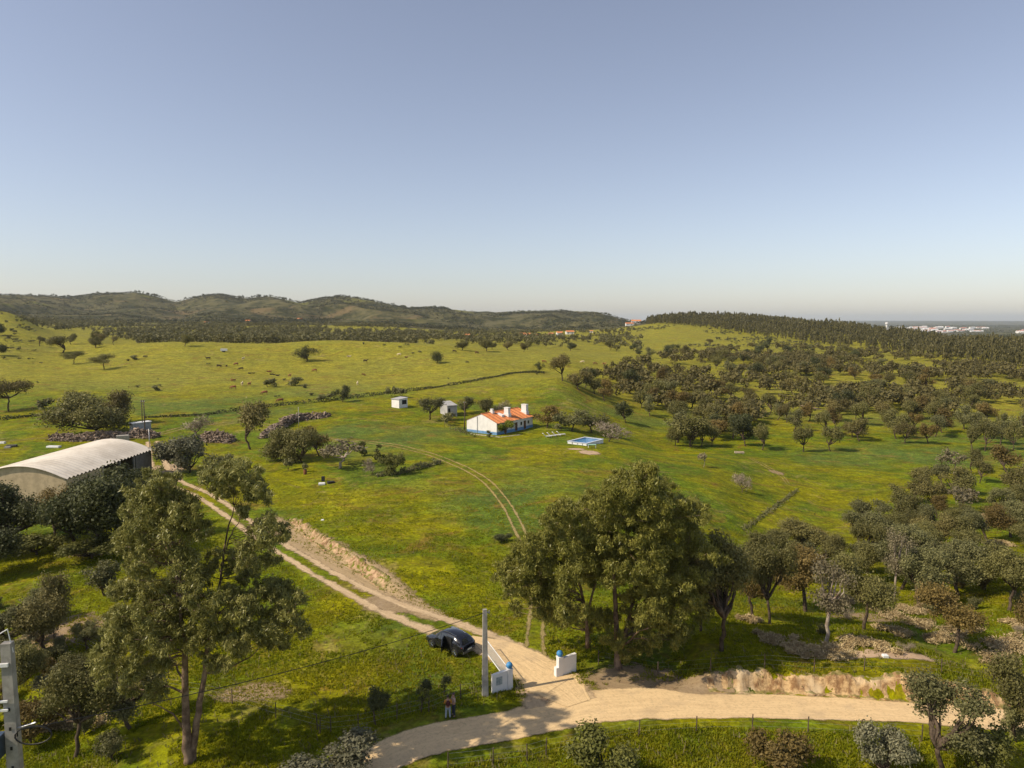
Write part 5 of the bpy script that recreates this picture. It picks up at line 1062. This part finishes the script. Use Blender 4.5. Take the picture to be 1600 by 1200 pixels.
# ------------------------------------------------------------------ skinned figures
def skin(name, verts, edges, radii, mat, levels=1, root=0):
    me = bpy.data.meshes.new(name); me.from_pydata(verts, edges, []); o = bpy.data.objects.new(name, me); COL.objects.link(o)
    s = o.modifiers.new('s', 'SKIN'); sv_ = me.skin_vertices[0].data
    for i, r in enumerate(radii): sv_[i].radius = (r, r) if not hasattr(r, '__len__') else r; sv_[i].use_root = (i == root)
    if levels: u_ = o.modifiers.new('u', 'SUBSURF'); u_.levels = levels; u_.render_levels = levels
    dg = bpy.context.evaluated_depsgraph_get(); m2 = bpy.data.meshes.new_from_object(o.evaluated_get(dg)); bpy.data.objects.remove(o); m2.name = name; m2.materials.clear(); m2.materials.append(mat)
    m2.polygons.foreach_set('use_smooth', [True] * len(m2.polygons)); return m2
def cowmesh(mode, mat, s=1):
    z = .95 if mode != 'lie' else .42
    V = [(-.75,0,z+.05),(-.35,0,z),(.15,0,z-.03),(.6,0,z+.02)]; Rr = [(.27,.30),(.33,.36),(.34,.38),(.28,.33)]; E = [(0,1),(1,2),(2,3)]
    if mode == 'graze': hd = [(.9,0,z-.05,.17),(1.12,0,z-.38,.13),(1.2,0,.3,.13),(1.32,0,.12,.09)]
    elif mode == 'lie': hd = [(.85,0,z+.15,.17),(1.02,0,z+.4,.13),(1.15,0,z+.48,.13),(1.38,0,z+.38,.09)]
    else: hd = [(.88,0,z+.15,.18),(1.08,0,z+.38,.14),(1.22,0,z+.45,.14),(1.48,0,z+.32,.09)]
    p = 3
    for (x,y,zz,r) in hd: V.append((x,y,zz)); Rr.append((r,r)); E.append((p,len(V)-1)); p = len(V)-1
    for sx in (-1,1): V.append((V[6][0]-.05, sx*.22, V[6][2]+.1)); Rr.append((.035,.05)); E.append((6,len(V)-1))
    for (b_, x) in ((3,.62),(0,-.68)):
        for sy in (-1,1):
            if mode == 'lie': ch = [(x,sy*.26,z-.15,.12),(x+.25,sy*.38,.12,.07),(x+.55,sy*.36,.08,.05)]
            elif b_ == 3: ch = [(x,sy*.17,z-.28,.12),(x+.02,sy*.17,.45,.07),(x,sy*.17,.05,.05)]
            else: ch = [(x,sy*.18,z-.22,.15),(x+.08,sy*.18,.62,.10),(x-.12,sy*.18,.42,.06),(x-.06,sy*.18,.05,.05)]
            q_ = b_
            for (a_,c_,d_,r) in ch: V.append((a_,c_,d_)); Rr.append((r,r)); E.append((q_,len(V)-1)); q_ = len(V)-1
    V.append((-1.02,0,z+.12)); Rr.append((.04,.04)); E.append((0,len(V)-1)); V.append((-1.08,0,z-.45)); Rr.append((.025,.025)); E.append((len(V)-2,len(V)-1))
    return skin('cow', V, E, Rr, mat, 1, 1)
CM = {'dark': plain('dark_hide',(.045,.025,.015),.7,.3), 'brown': plain('brown_hide',(.20,.075,.03),.7,.3), 'red': plain('red_hide',(.26,.09,.04),.7,.3), 'tan': plain('tan_hide',(.48,.24,.09),.7,.3), 'cream': plain('cream_hide',(.72,.58,.36),.7,.3), 'black': plain('black_hide',(.015,.013,.012),.6,.3)}
CMESH = {}
def cow(px, py, col, mode, deg, label, sc=1.0, group=None):
    key = (col, mode)
    if key not in CMESH: CMESH[key] = cowmesh(mode, CM[col])
    p = at(px, py)
    if p is None: return
    o = link('cow' if sc > .75 else 'calf', CMESH[key], None, p, R(deg)); o.scale = (sc*1.05,)*3; tag(o, label, 'cow' if sc > .75 else 'calf', group)
COWS = [(325.3,562.2,'dark','stand',200,'dark cow at the far left of the herd, below the white trailer'),(342.2,574,'dark','graze',10,'dark cow grazing between the leftmost cow and a thin calf'),(354,573.4,'dark','stand',90,'thin dark calf seen end-on in the upper left of the herd',.7),
 (369,571,'brown','graze',175,'brown cow grazing left of the upper cream cow'),(376.5,578.5,'dark','graze',200,'dark brown cow grazing below the upper cream cow'),(380,562.7,'cream','stand',80,'cream cow nearest the white trailer'),(390,584,'dark','lie',0,'small dark calf lying, left of a lying pair',.7),(396,583.7,'dark','lie',20,'small dark calf lying, right of a lying pair',.6),
 (362,595.7,'red','stand',120,'reddish calf, left of a standing pair',.75),(366,596,'red','stand',60,'reddish calf, right of a standing pair',.7),(378.4,602.5,'cream','stand',100,'cream cow, left of two pale cows in the lower herd'),(389.6,603,'tan','stand',80,'tan-gold cow, right of two pale cows in the lower herd'),
 (364.7,608,'red','graze',185,'red-brown cow grazing at the lower left of the herd'),(413.4,616.5,'red','graze',190,'red-brown cow grazing among low scrub near the fence'),(437.8,629,'brown','graze',200,'brown cow lowest on the pasture, next to the fence'),
 (418.7,581,'red','lie',0,'reddish calf at the top of a loose line of calves',.7),(422,582.5,'red','stand',40,'reddish calf second in a loose line of calves',.65),(423.7,585.6,'dark','lie',10,'dark calf in the middle of a loose line of calves',.7),(428,586,'dark','lie',0,'dark calf fourth in a loose line of calves',.6),(433.7,587.5,'dark','lie',0,'dark calf at the right end of a loose line of calves',.75),
 (452.8,589.5,'tan','stand',75,'tan cow standing alone left of the red cow'),(491.6,581,'red','graze',180,'red cow alone below the lone leaning oak'),(568,538.8,'black','stand',90,'black cow near the pasture skyline right of the lone leaning oak'),(545,557.9,'cream','lie',0,'whitish cow lying in mid pasture between the lone oaks'),
 (571,566,'dark','stand',0,'dark brown cow in mid pasture right of the whitish one'),(567,585.2,'red','lie',0,'left one of two tiny reddish calves',.6),(570,586.5,'red','lie',30,'right one of two tiny reddish calves',.5),(558.7,602,'cream','stand',100,'cream cow with dark shadow just above the fence line'),
 (605,535.5,'dark','graze',0,'dark cow on the pasture crest at its middle'),(620.7,533.5,'tan','graze',0,'tan cow on the pasture crest at its middle'),(623.7,556,'cream','graze',180,'cream cow with a brown calf beside it'),(634.5,559,'brown','lie',0,'brown calf beside the cream cow',.75),(710,551,'dark','graze',0,'dark cow right of the round lone oak'),(745,553,'brown','graze',30,'brown cow far right on the pasture slope'),
 (850,567,'red','graze',0,'reddish cow beside the small round dark tree'),(910,567.5,'cream','graze',180,'cream cow on the small far pasture'),(930,570,'brown','graze',0,'brown cow right of the cream one on the far pasture'),(943.7,569,'tan','lie',0,'tan cow lying on the far pasture'),
 (975,573,'red','graze',0,'red cow at the left end of the tight far group'),(981,574,'tan','stand',160,'tan cow second in the tight far group'),(987,574,'brown','graze',20,'brown cow in the middle of the tight far group'),(993,574,'red','stand',180,'red cow fourth in the tight far group'),(999,573,'tan','graze',0,'tan cow at the right end of the tight far group'),
 (983,586,'black','graze',0,'black cow below the tight far group, by the wood'),(1015,576,'tan','graze',180,'tan cow right of the tight far group'),(1026,575,'tan','lie',0,'rightmost tan cow on the far pasture, lying')]
for c in COWS: cow(*c)
# people
def person(loc, rz, top, trousers, label, hair, pack=None, skinc=(.45,.26,.17), bend=0):
    t = thing('person', label, 'person', loc, rz); ms = plain('skin_tone', skinc, .6, .3, var=.05)
    J = dict(pel=(0,0,.95), wst=(0,.0,1.10), chs=(0,.0,1.32), nk=(0,.0,1.48), hd0=(0,.02,1.56), hd=(0,.03,1.66), hdt=(0,.01,1.73))
    V = []; E = []; Rr = []; ix = {}
    def add(k, c, r, par=None):
        ix[k] = len(V); V.append(c); Rr.append(r)
        if par: E.append((ix[par], ix[k]))
    add('pel', J['pel'], (.14,.11)); add('wst', J['wst'], (.125,.10), 'pel'); add('chs', J['chs'], (.15,.11), 'wst'); add('nk', J['nk'], (.055,.055), 'chs'); add('hd0', J['hd0'], (.06,.07), 'nk'); add('hd', J['hd'], (.078,.095), 'hd0'); add('hdt', J['hdt'], (.05,.06), 'hd')
    add('nose', (0,.125,1.63), (.012,.012), 'hd')
    for s in (-1, 1):
        a_ = str(s); add('ear'+a_, (s*.085,.0,1.65), (.012,.02), 'hd')
        add('sh'+a_, (s*.19,0,1.42), .06, 'chs'); add('el'+a_, (s*.25,.02,1.15), .043, 'sh'+a_); add('wr'+a_, (s*.17,.22,1.08), .028, 'el'+a_); add('pa'+a_, (s*.13,.29,1.10), (.035,.018), 'wr'+a_)
        for k in range(4): f = 'f%d'%k+a_; add(f, (s*.13 + (k-1.5)*.019, .34, 1.095), .0085, 'pa'+a_); add(f+'t', (s*.13 + (k-1.5)*.017, .365+.008*(k in (1,2)), 1.07), .007, f)
        add('th'+a_, (s*.085, .30, 1.115), .009, 'pa'+a_); add('tht'+a_, (s*.075, .335, 1.11), .008, 'th'+a_)
        add('hp'+a_, (s*.095,0,.88), .095, 'pel'); add('kn'+a_, (s*.13,.02,.50), .06, 'hp'+a_); add('an'+a_, (s*.15,-.01,.10), .04, 'kn'+a_); add('to'+a_, (s*.16,.15,.045), .035, 'an'+a_)
    link('body', skin('body', V, E, Rr, ms, 1, 0), t)
    ev = MB(); [ev.sphere((s*.032,.112,1.665), .011, 6, 5) for s in (-1,1)]; part('eyes', ev, M_BLACK, t); part('mouth', MB().box(-.022,.022,.098,.108,1.595,1.602), plain('lips',(.3,.1,.08),.5), t)
    def cloth(name, keys, ch, grow, mat, root):
        v = []; e = []; r = []; d = {}
        for k, c, rr in keys: d[k] = len(v); v.append(c); r.append(rr)
        for a_, b_ in ch: e.append((d[a_], d[b_]))
        link(name, skin(name, v, e, r, mat, 1, d[root]), t)
    cloth('shirt', [('w',(0,0,1.0),(.155,.125)),('c',(0,0,1.3),(.168,.13)),('n',(0,0,1.43),(.09,.08)),('l',(-.2,0,1.42),.075),('r',(.2,0,1.42),.075),('le',(-.255,.02,1.14),.058),('re',(.255,.02,1.14),.058)], [('w','c'),('c','n'),('c','l'),('c','r'),('l','le'),('r','re')], 0, top, 'c')
    cloth('trousers', [('p',(0,0,.97),(.155,.125)),('l',(-.1,0,.86),.11),('r',(.1,0,.86),.11),('lk',(-.13,.02,.5),.078),('rk',(.13,.02,.5),.078),('la',(-.15,-.01,.10),.062),('ra',(.15,-.01,.10),.062)], [('p','l'),('p','r'),('l','lk'),('r','rk'),('lk','la'),('rk','ra')], 0, trousers, 'p')
    m = MB(); m.sphere((0,-.005,1.685), .105, 12, 8, (.9,1.0,.85)); part('hair', m, hair, t, True)
    for s in (-1,1): part('shoe', MB().sphere((s*.155,.06,.05), .1, 10, 6, (.5,1.4,.5)), M_BLACK, t, True)
    if pack: m = MB(); m.sphere((0,-.2,1.24), .2, 12, 8, (.8,.55,1.15)); part('backpack', m, pack, t, True)
    return t
ORG = plain('orange_shirt', (.62,.30,.05), .8, .2); JN = plain('light_jeans', (.38,.45,.52), .85, .2); MAR = plain('maroon_pack', (.09,.02,.02), .7, .3); HR = plain('dark_hair', (.04,.025,.018), .5, .4); NV = plain('dark_clothes', (.05,.055,.07), .8, .2); PK = plain('pale_shirt', (.50,.36,.30), .8, .2)
pp = at(700, 1123); person(pp, R(10), ORG, JN, 'person in orange-yellow top and light jeans with dark red backpack at the roadside', HR, MAR)
pp = at(709, 1119); person(pp, R(120), PK, NV, 'person in dark trousers standing close behind the one in light jeans', plain('purple_brown_hair', (.08,.045,.05), .5, .4))
# ------------------------------------------------------------------ car: local +x forward
def car():
    w0 = at(696, 1001); w1 = at(731.5, 1015); d = (w0 - w1); an = math.atan2(d.y, d.x); nrm = Vector((math.sin(an), -math.cos(an), 0))      # towards camera side = car's left
    mid = (w0 + w1) / 2 - nrm * .82; mid.z = zt(mid.x, mid.y)
    t = thing('parked_car', 'black hatchback-style crossover on the track with rear side door open', 'car', mid, an); t.scale = (1, 1, 1.07); t.rotation_euler.y = -math.atan2(w0.z - w1.z, d.length) * .5
    paint = plain('black_paint', (.012,.013,.018), .18, .6, .1, var=.05); paint.node_tree.nodes['Principled BSDF'].inputs['Coat Weight'].default_value = .6
    glass = plain('tinted_glass', (.02,.025,.03), .08, .8, var=.02); chrome = plain('chrome', (.7,.7,.7), .2, .5, 1, var=.05)
    # cross sections: x, half width belt, z bottom, z belt, z roof(or hood), half width top
    SX = [(-2.24,.74,.50,.90,.96,.66),(-2.14,.86,.34,1.00,1.10,.70),(-1.82,.91,.28,1.03,1.40,.64),(-1.2,.93,.26,1.03,1.57,.64),(-.4,.94,.24,1.01,1.63,.65),(.3,.94,.24,.99,1.60,.65),(.75,.93,.24,.96,1.36,.62),(1.15,.92,.25,.94,1.04,.70),(1.7,.90,.27,.86,.92,.66),(2.1,.83,.32,.72,.78,.58),(2.28,.68,.42,.60,.64,.48)]
    V = []
    for (x, hw, zb, zb2, zr, ht) in SX:
        half = [(0, zb), (hw * .85, zb), (hw * .99, zb + .12), (hw, (zb + zb2) / 2), (hw * .97, zb2), (ht + (hw*.97 - ht) * .12, zr - (zr - zb2) * .12 if zr - zb2 > .1 else zr - .02), (ht * .75, zr), (0, zr + .02)]
        ring = [(x, -y, z) for y, z in half] + [(x, y, z) for y, z in half[-2:0:-1]]
        V += ring
    n_ = 14; Fs = []; G = MB(); Wd = []
    for i in range(len(SX) - 1):
        for k in range(n_):
            q_ = (i*n_+k, i*n_+(k+1)%n_, (i+1)*n_+(k+1)%n_, (i+1)*n_+k); Fs.append(q_)
    Fs.append(tuple(range(n_))); Fs.append(tuple((len(SX)-1)*n_ + k for k in range(n_))[::-1])
    m = MB().add(V, Fs); body = link('body', m.mesh('body', paint, True), t)
    me = body.data; me.flip_normals() if False else None
    def off(p, c, e=.012): v = Vector(p); o = (v - Vector(c)); o.normalize(); return v + o * e
    def panel(ids, cen=(0,0,.9), e=.014): return [off(V[i], (V[i][0], 0, .9), e) for i in ids]
    for nm, i0, i1 in (('side_window',3,4),('side_window',4,6)):
        for sd_ in (4, 9):
            a_ = sd_; ids = []
            for i in range(i0, i1): 
                f = .1; quad = [V[i*n_+a_], V[i*n_+(a_+1)%n_], V[(i+1)*n_+(a_+1)%n_], V[(i+1)*n_+a_]]
                c = sum((Vector(q_) for q_ in quad), Vector()) / 4; qq = [off(c + (Vector(q_) - c) * (.9), (c.x, 0, .9)) for q_ in quad]; ids.append(qq)
            mb = MB(); [mb.add(qq, [(0,1,2,3)]) for qq in ids]; part(nm, mb, glass, t)
    def band(nm, i, ks, mat, s=.9):
        mb = MB()
        for k in ks:
            quad = [V[i*n_+k], V[i*n_+(k+1)%n_], V[(i+1)*n_+(k+1)%n_], V[(i+1)*n_+k]]; c = sum((Vector(q_) for q_ in quad), Vector()) / 4
            nq = (Vector(quad[1])-Vector(quad[0])).cross(Vector(quad[3])-Vector(quad[0])); nq.normalize(); nq = nq if nq.z > 0 else -nq
            mb.add([c + (Vector(q_) - c) * s + nq * .014 for q_ in quad], [(0,1,2,3)])
        part(nm, mb, glass, t)
    band('windscreen', 6, (6,7), glass, .96); band('rear_window', 1, (6,7), glass, .92)
    for sx in (1.38, -1.38):
        for sy in (-1, 1):
            w_ = part('wheel', MB().tube([(sx, sy*.90 - .11, .34), (sx, sy*.90 + .03, .34)], .345, 20), M_BLACK, t); w_.name = 'wheel'
            rm = MB(); yy = sy*.90 + (.045 if sy > 0 else -.125); yy = .945 if sy > 0 else -1.02
            for k in range(5): a_ = 2*math.pi*k/5; rm.tube([(sx, yy, .34), (sx + .22*math.cos(a_), yy, .34 + .22*math.sin(a_))], .032, 5)
            rm.tube([(sx + .235*math.cos(a_), yy, .34 + .235*math.sin(a_)) for a_ in np.linspace(0, 2*math.pi, 21)], .022, 5, False); part('rim', rm, chrome, w_)
            part('wheel_arch', MB().tube([(sx + .42*math.cos(a_), sy*.925, .34 + .42*math.sin(a_)) for a_ in np.linspace(0, math.pi, 13)], .035, 5), M_BLACK, t)
    for sy in (-1, 1):
        part('headlight', MB().sphere((2.08, sy*.66, .68), .13, 10, 6, (.9,1.3,.6)), chrome, t, True); part('tail_light', MB().sphere((-2.12, sy*.70, .88), .13, 10, 6, (.5,1.4,.6)), plain('tail_red', (.32,.01,.01), .3, .5), t, True)
        part('wing_mirror', MB().sphere((.72, sy*1.04, 1.02), .1, 10, 6, (.6,1,.7)), paint, t, True)
    part('bumper', MB().box(-2.27,-2.1,-.75,.75,.36,.55), plain('grey_trim', (.12,.12,.12), .5, .4), t); part('licence_plate', MB().box(-2.3,-2.272,-.25,.25,.58,.68), M_WPAINT, t)
    # dark interior and open rear door on the left (+y is the car's left)
    part('door_opening', MB().box(-1.05,-.22,.90,.945,.42,1.42), M_DKG, t)
    dr = thing('tmp', '', ''); dm = MB(); 
    bpy.data.objects.remove(dr)
    a_ = R(62); hx, hy = -.2, .95; Dv = Vector((-math.cos(a_), math.sin(a_), 0))
    def dp(l, z, o=0): return Vector((hx, hy, 0)) + Dv * l + Vector((math.sin(a_), math.cos(a_), 0)) * o + Vector((0,0,z))
    prof = [(0,.38),(.88,.45),(.95,.95),(.80,1.0),(.62,1.42),(.0,1.48)]
    vs = [dp(l, z, -.035) for l, z in prof] + [dp(l, z, .035) for l, z in prof]; n6 = 6
    do = part('door', MB().add(vs, [tuple(range(6)), tuple(range(11,5,-1))] + [(k,(k+1)%6,6+(k+1)%6,6+k) for k in range(6)]), paint, t, label='open rear left door')
    part('pane', MB().add([dp(.06,1.02,-.04),dp(.74,1.04,-.04),dp(.58,1.38,-.04),dp(.06,1.42,-.04)], [(0,1,2,3)]), glass, do); part('handle', MB().tube([dp(.62,.9,-.07),dp(.82,.9,-.07)], .018, 5), chrome, do)
    part('window_trim', MB().tube([(-1.5,.86,1.05),(-1.2,.70,1.42),(-.4,.68,1.52),(.3,.69,1.49),(.9,.84,1.05)], .014, 5), chrome, t)
    for sy in (-1,1): part('roof_rail', MB().tube([(-1.3,sy*.52,1.54),(-.4,sy*.54,1.64),(.4,sy*.54,1.59)], .02, 5), chrome, t)
car()
# ------------------------------------------------------------------ grass tufts and weeds
def tufts(name, n, pxr, Yr, hr, mat, label, seed, test=None, blades=3, wdt=.05):
    global rng
    rng = np.random.default_rng(seed); s = (rng.uniform(pxr[0], pxr[1], n) - 800) / F; Y = np.exp(rng.uniform(math.log(Yr[0]), math.log(Yr[1]), n)); X = s * Y
    k = np.ones(n, bool)
    k &= fbm(X/4, Y/4, seed, 3) > -.25
    k &= rng.random(n) > sstep(48, Yr[1], Y)
    # keep off the roads
    for cl, wv in ((np.array(ROADC), 2.9), (np.array(c1), 1.9), (np.array(c2), .7)):
        Pq, _ = spline(cl, 300); dm = np.full(n, 1e9)
        for i in range(0, 300, 1): dm = np.minimum(dm, (X - Pq[i,0])**2 + (Y - Pq[i,1])**2)
        k &= (dm > (wv + .6 * rng.random(n)) ** 2)
    X, Y = X[k], Y[k]; n = len(X); Z = Zf(X, Y); Q = []
    for b_ in range(blades):
        a_ = rng.random(n) * 6.283; h = rng.uniform(hr[0], hr[1], n) * (1 + .8 * fbm(X/3, Y/3, seed+3, 2)); l = rng.uniform(.2, .9, n) * h; w_ = wdt * rng.uniform(.6, 1.5, n)
        ox = rng.normal(size=n) * .07; oy = rng.normal(size=n) * .07; cx, sy = np.cos(a_), np.sin(a_)
        p0 = np.stack([X+ox-sy*w_, Y+oy+cx*w_, Z-.02], -1); p1 = np.stack([X+ox+sy*w_, Y+oy-cx*w_, Z-.02], -1)
        p2 = np.stack([X+ox+sy*w_*.6+cx*l*.5, Y+oy-cx*w_*.6+sy*l*.5, Z+h*.7], -1); p3 = np.stack([X+ox+cx*l, Y+oy+sy*l, Z+h], -1); Q.append(np.stack([p0,p1,p2,p3], 1))
    rn = np.tile(np.clip(.5 + 1.1 * fbm(X/6, Y/6, seed+9, 3) + .3 * (rng.random(n) - .5), 0, 1), blades)
    o = link(name, quads_mesh(name, np.concatenate(Q), mat, rn)); o['kind'] = 'stuff'; o['label'] = label; o['category'] = 'grass'
ROADC = [((a_[0]+b_[0])/2, (a_[1]+b_[1])/2) for a_, b_ in zip(south, north)]
tufts('grass', 190000, (-60,1660), (38,135), (.08,.19), M_GRASS, 'rough green grass over the near meadow and verges', 71)
tufts('dry_grass', 9000, (-60,1660), (38,110), (.15,.35), M_DRY, 'pale dry grass stems scattered through the meadow', 72, blades=2, wdt=.03)
# ------------------------------------------------------------------ haze
m, tt = newmat('haze_air'); v_ = tt.nodes.new('ShaderNodeVolumePrincipled'); v_.inputs['Density'].default_value = 4.5e-5; v_.inputs['Color'].default_value = (.84,.92,1,1); v_.inputs['Anisotropy'].default_value = .2
o_ = tt.nodes.new('ShaderNodeOutputMaterial'); tt.links.new(v_.outputs[0], o_.inputs['Volume'])
hz = link('haze', MB().box(-27000, 27000, -27000, 27000, -75, 190).mesh('haze', m)); hz['kind'] = 'stuff'; hz['label'] = 'thin pale air haze over the whole valley'; hz['category'] = 'haze'
print('objects', len(COL.objects))
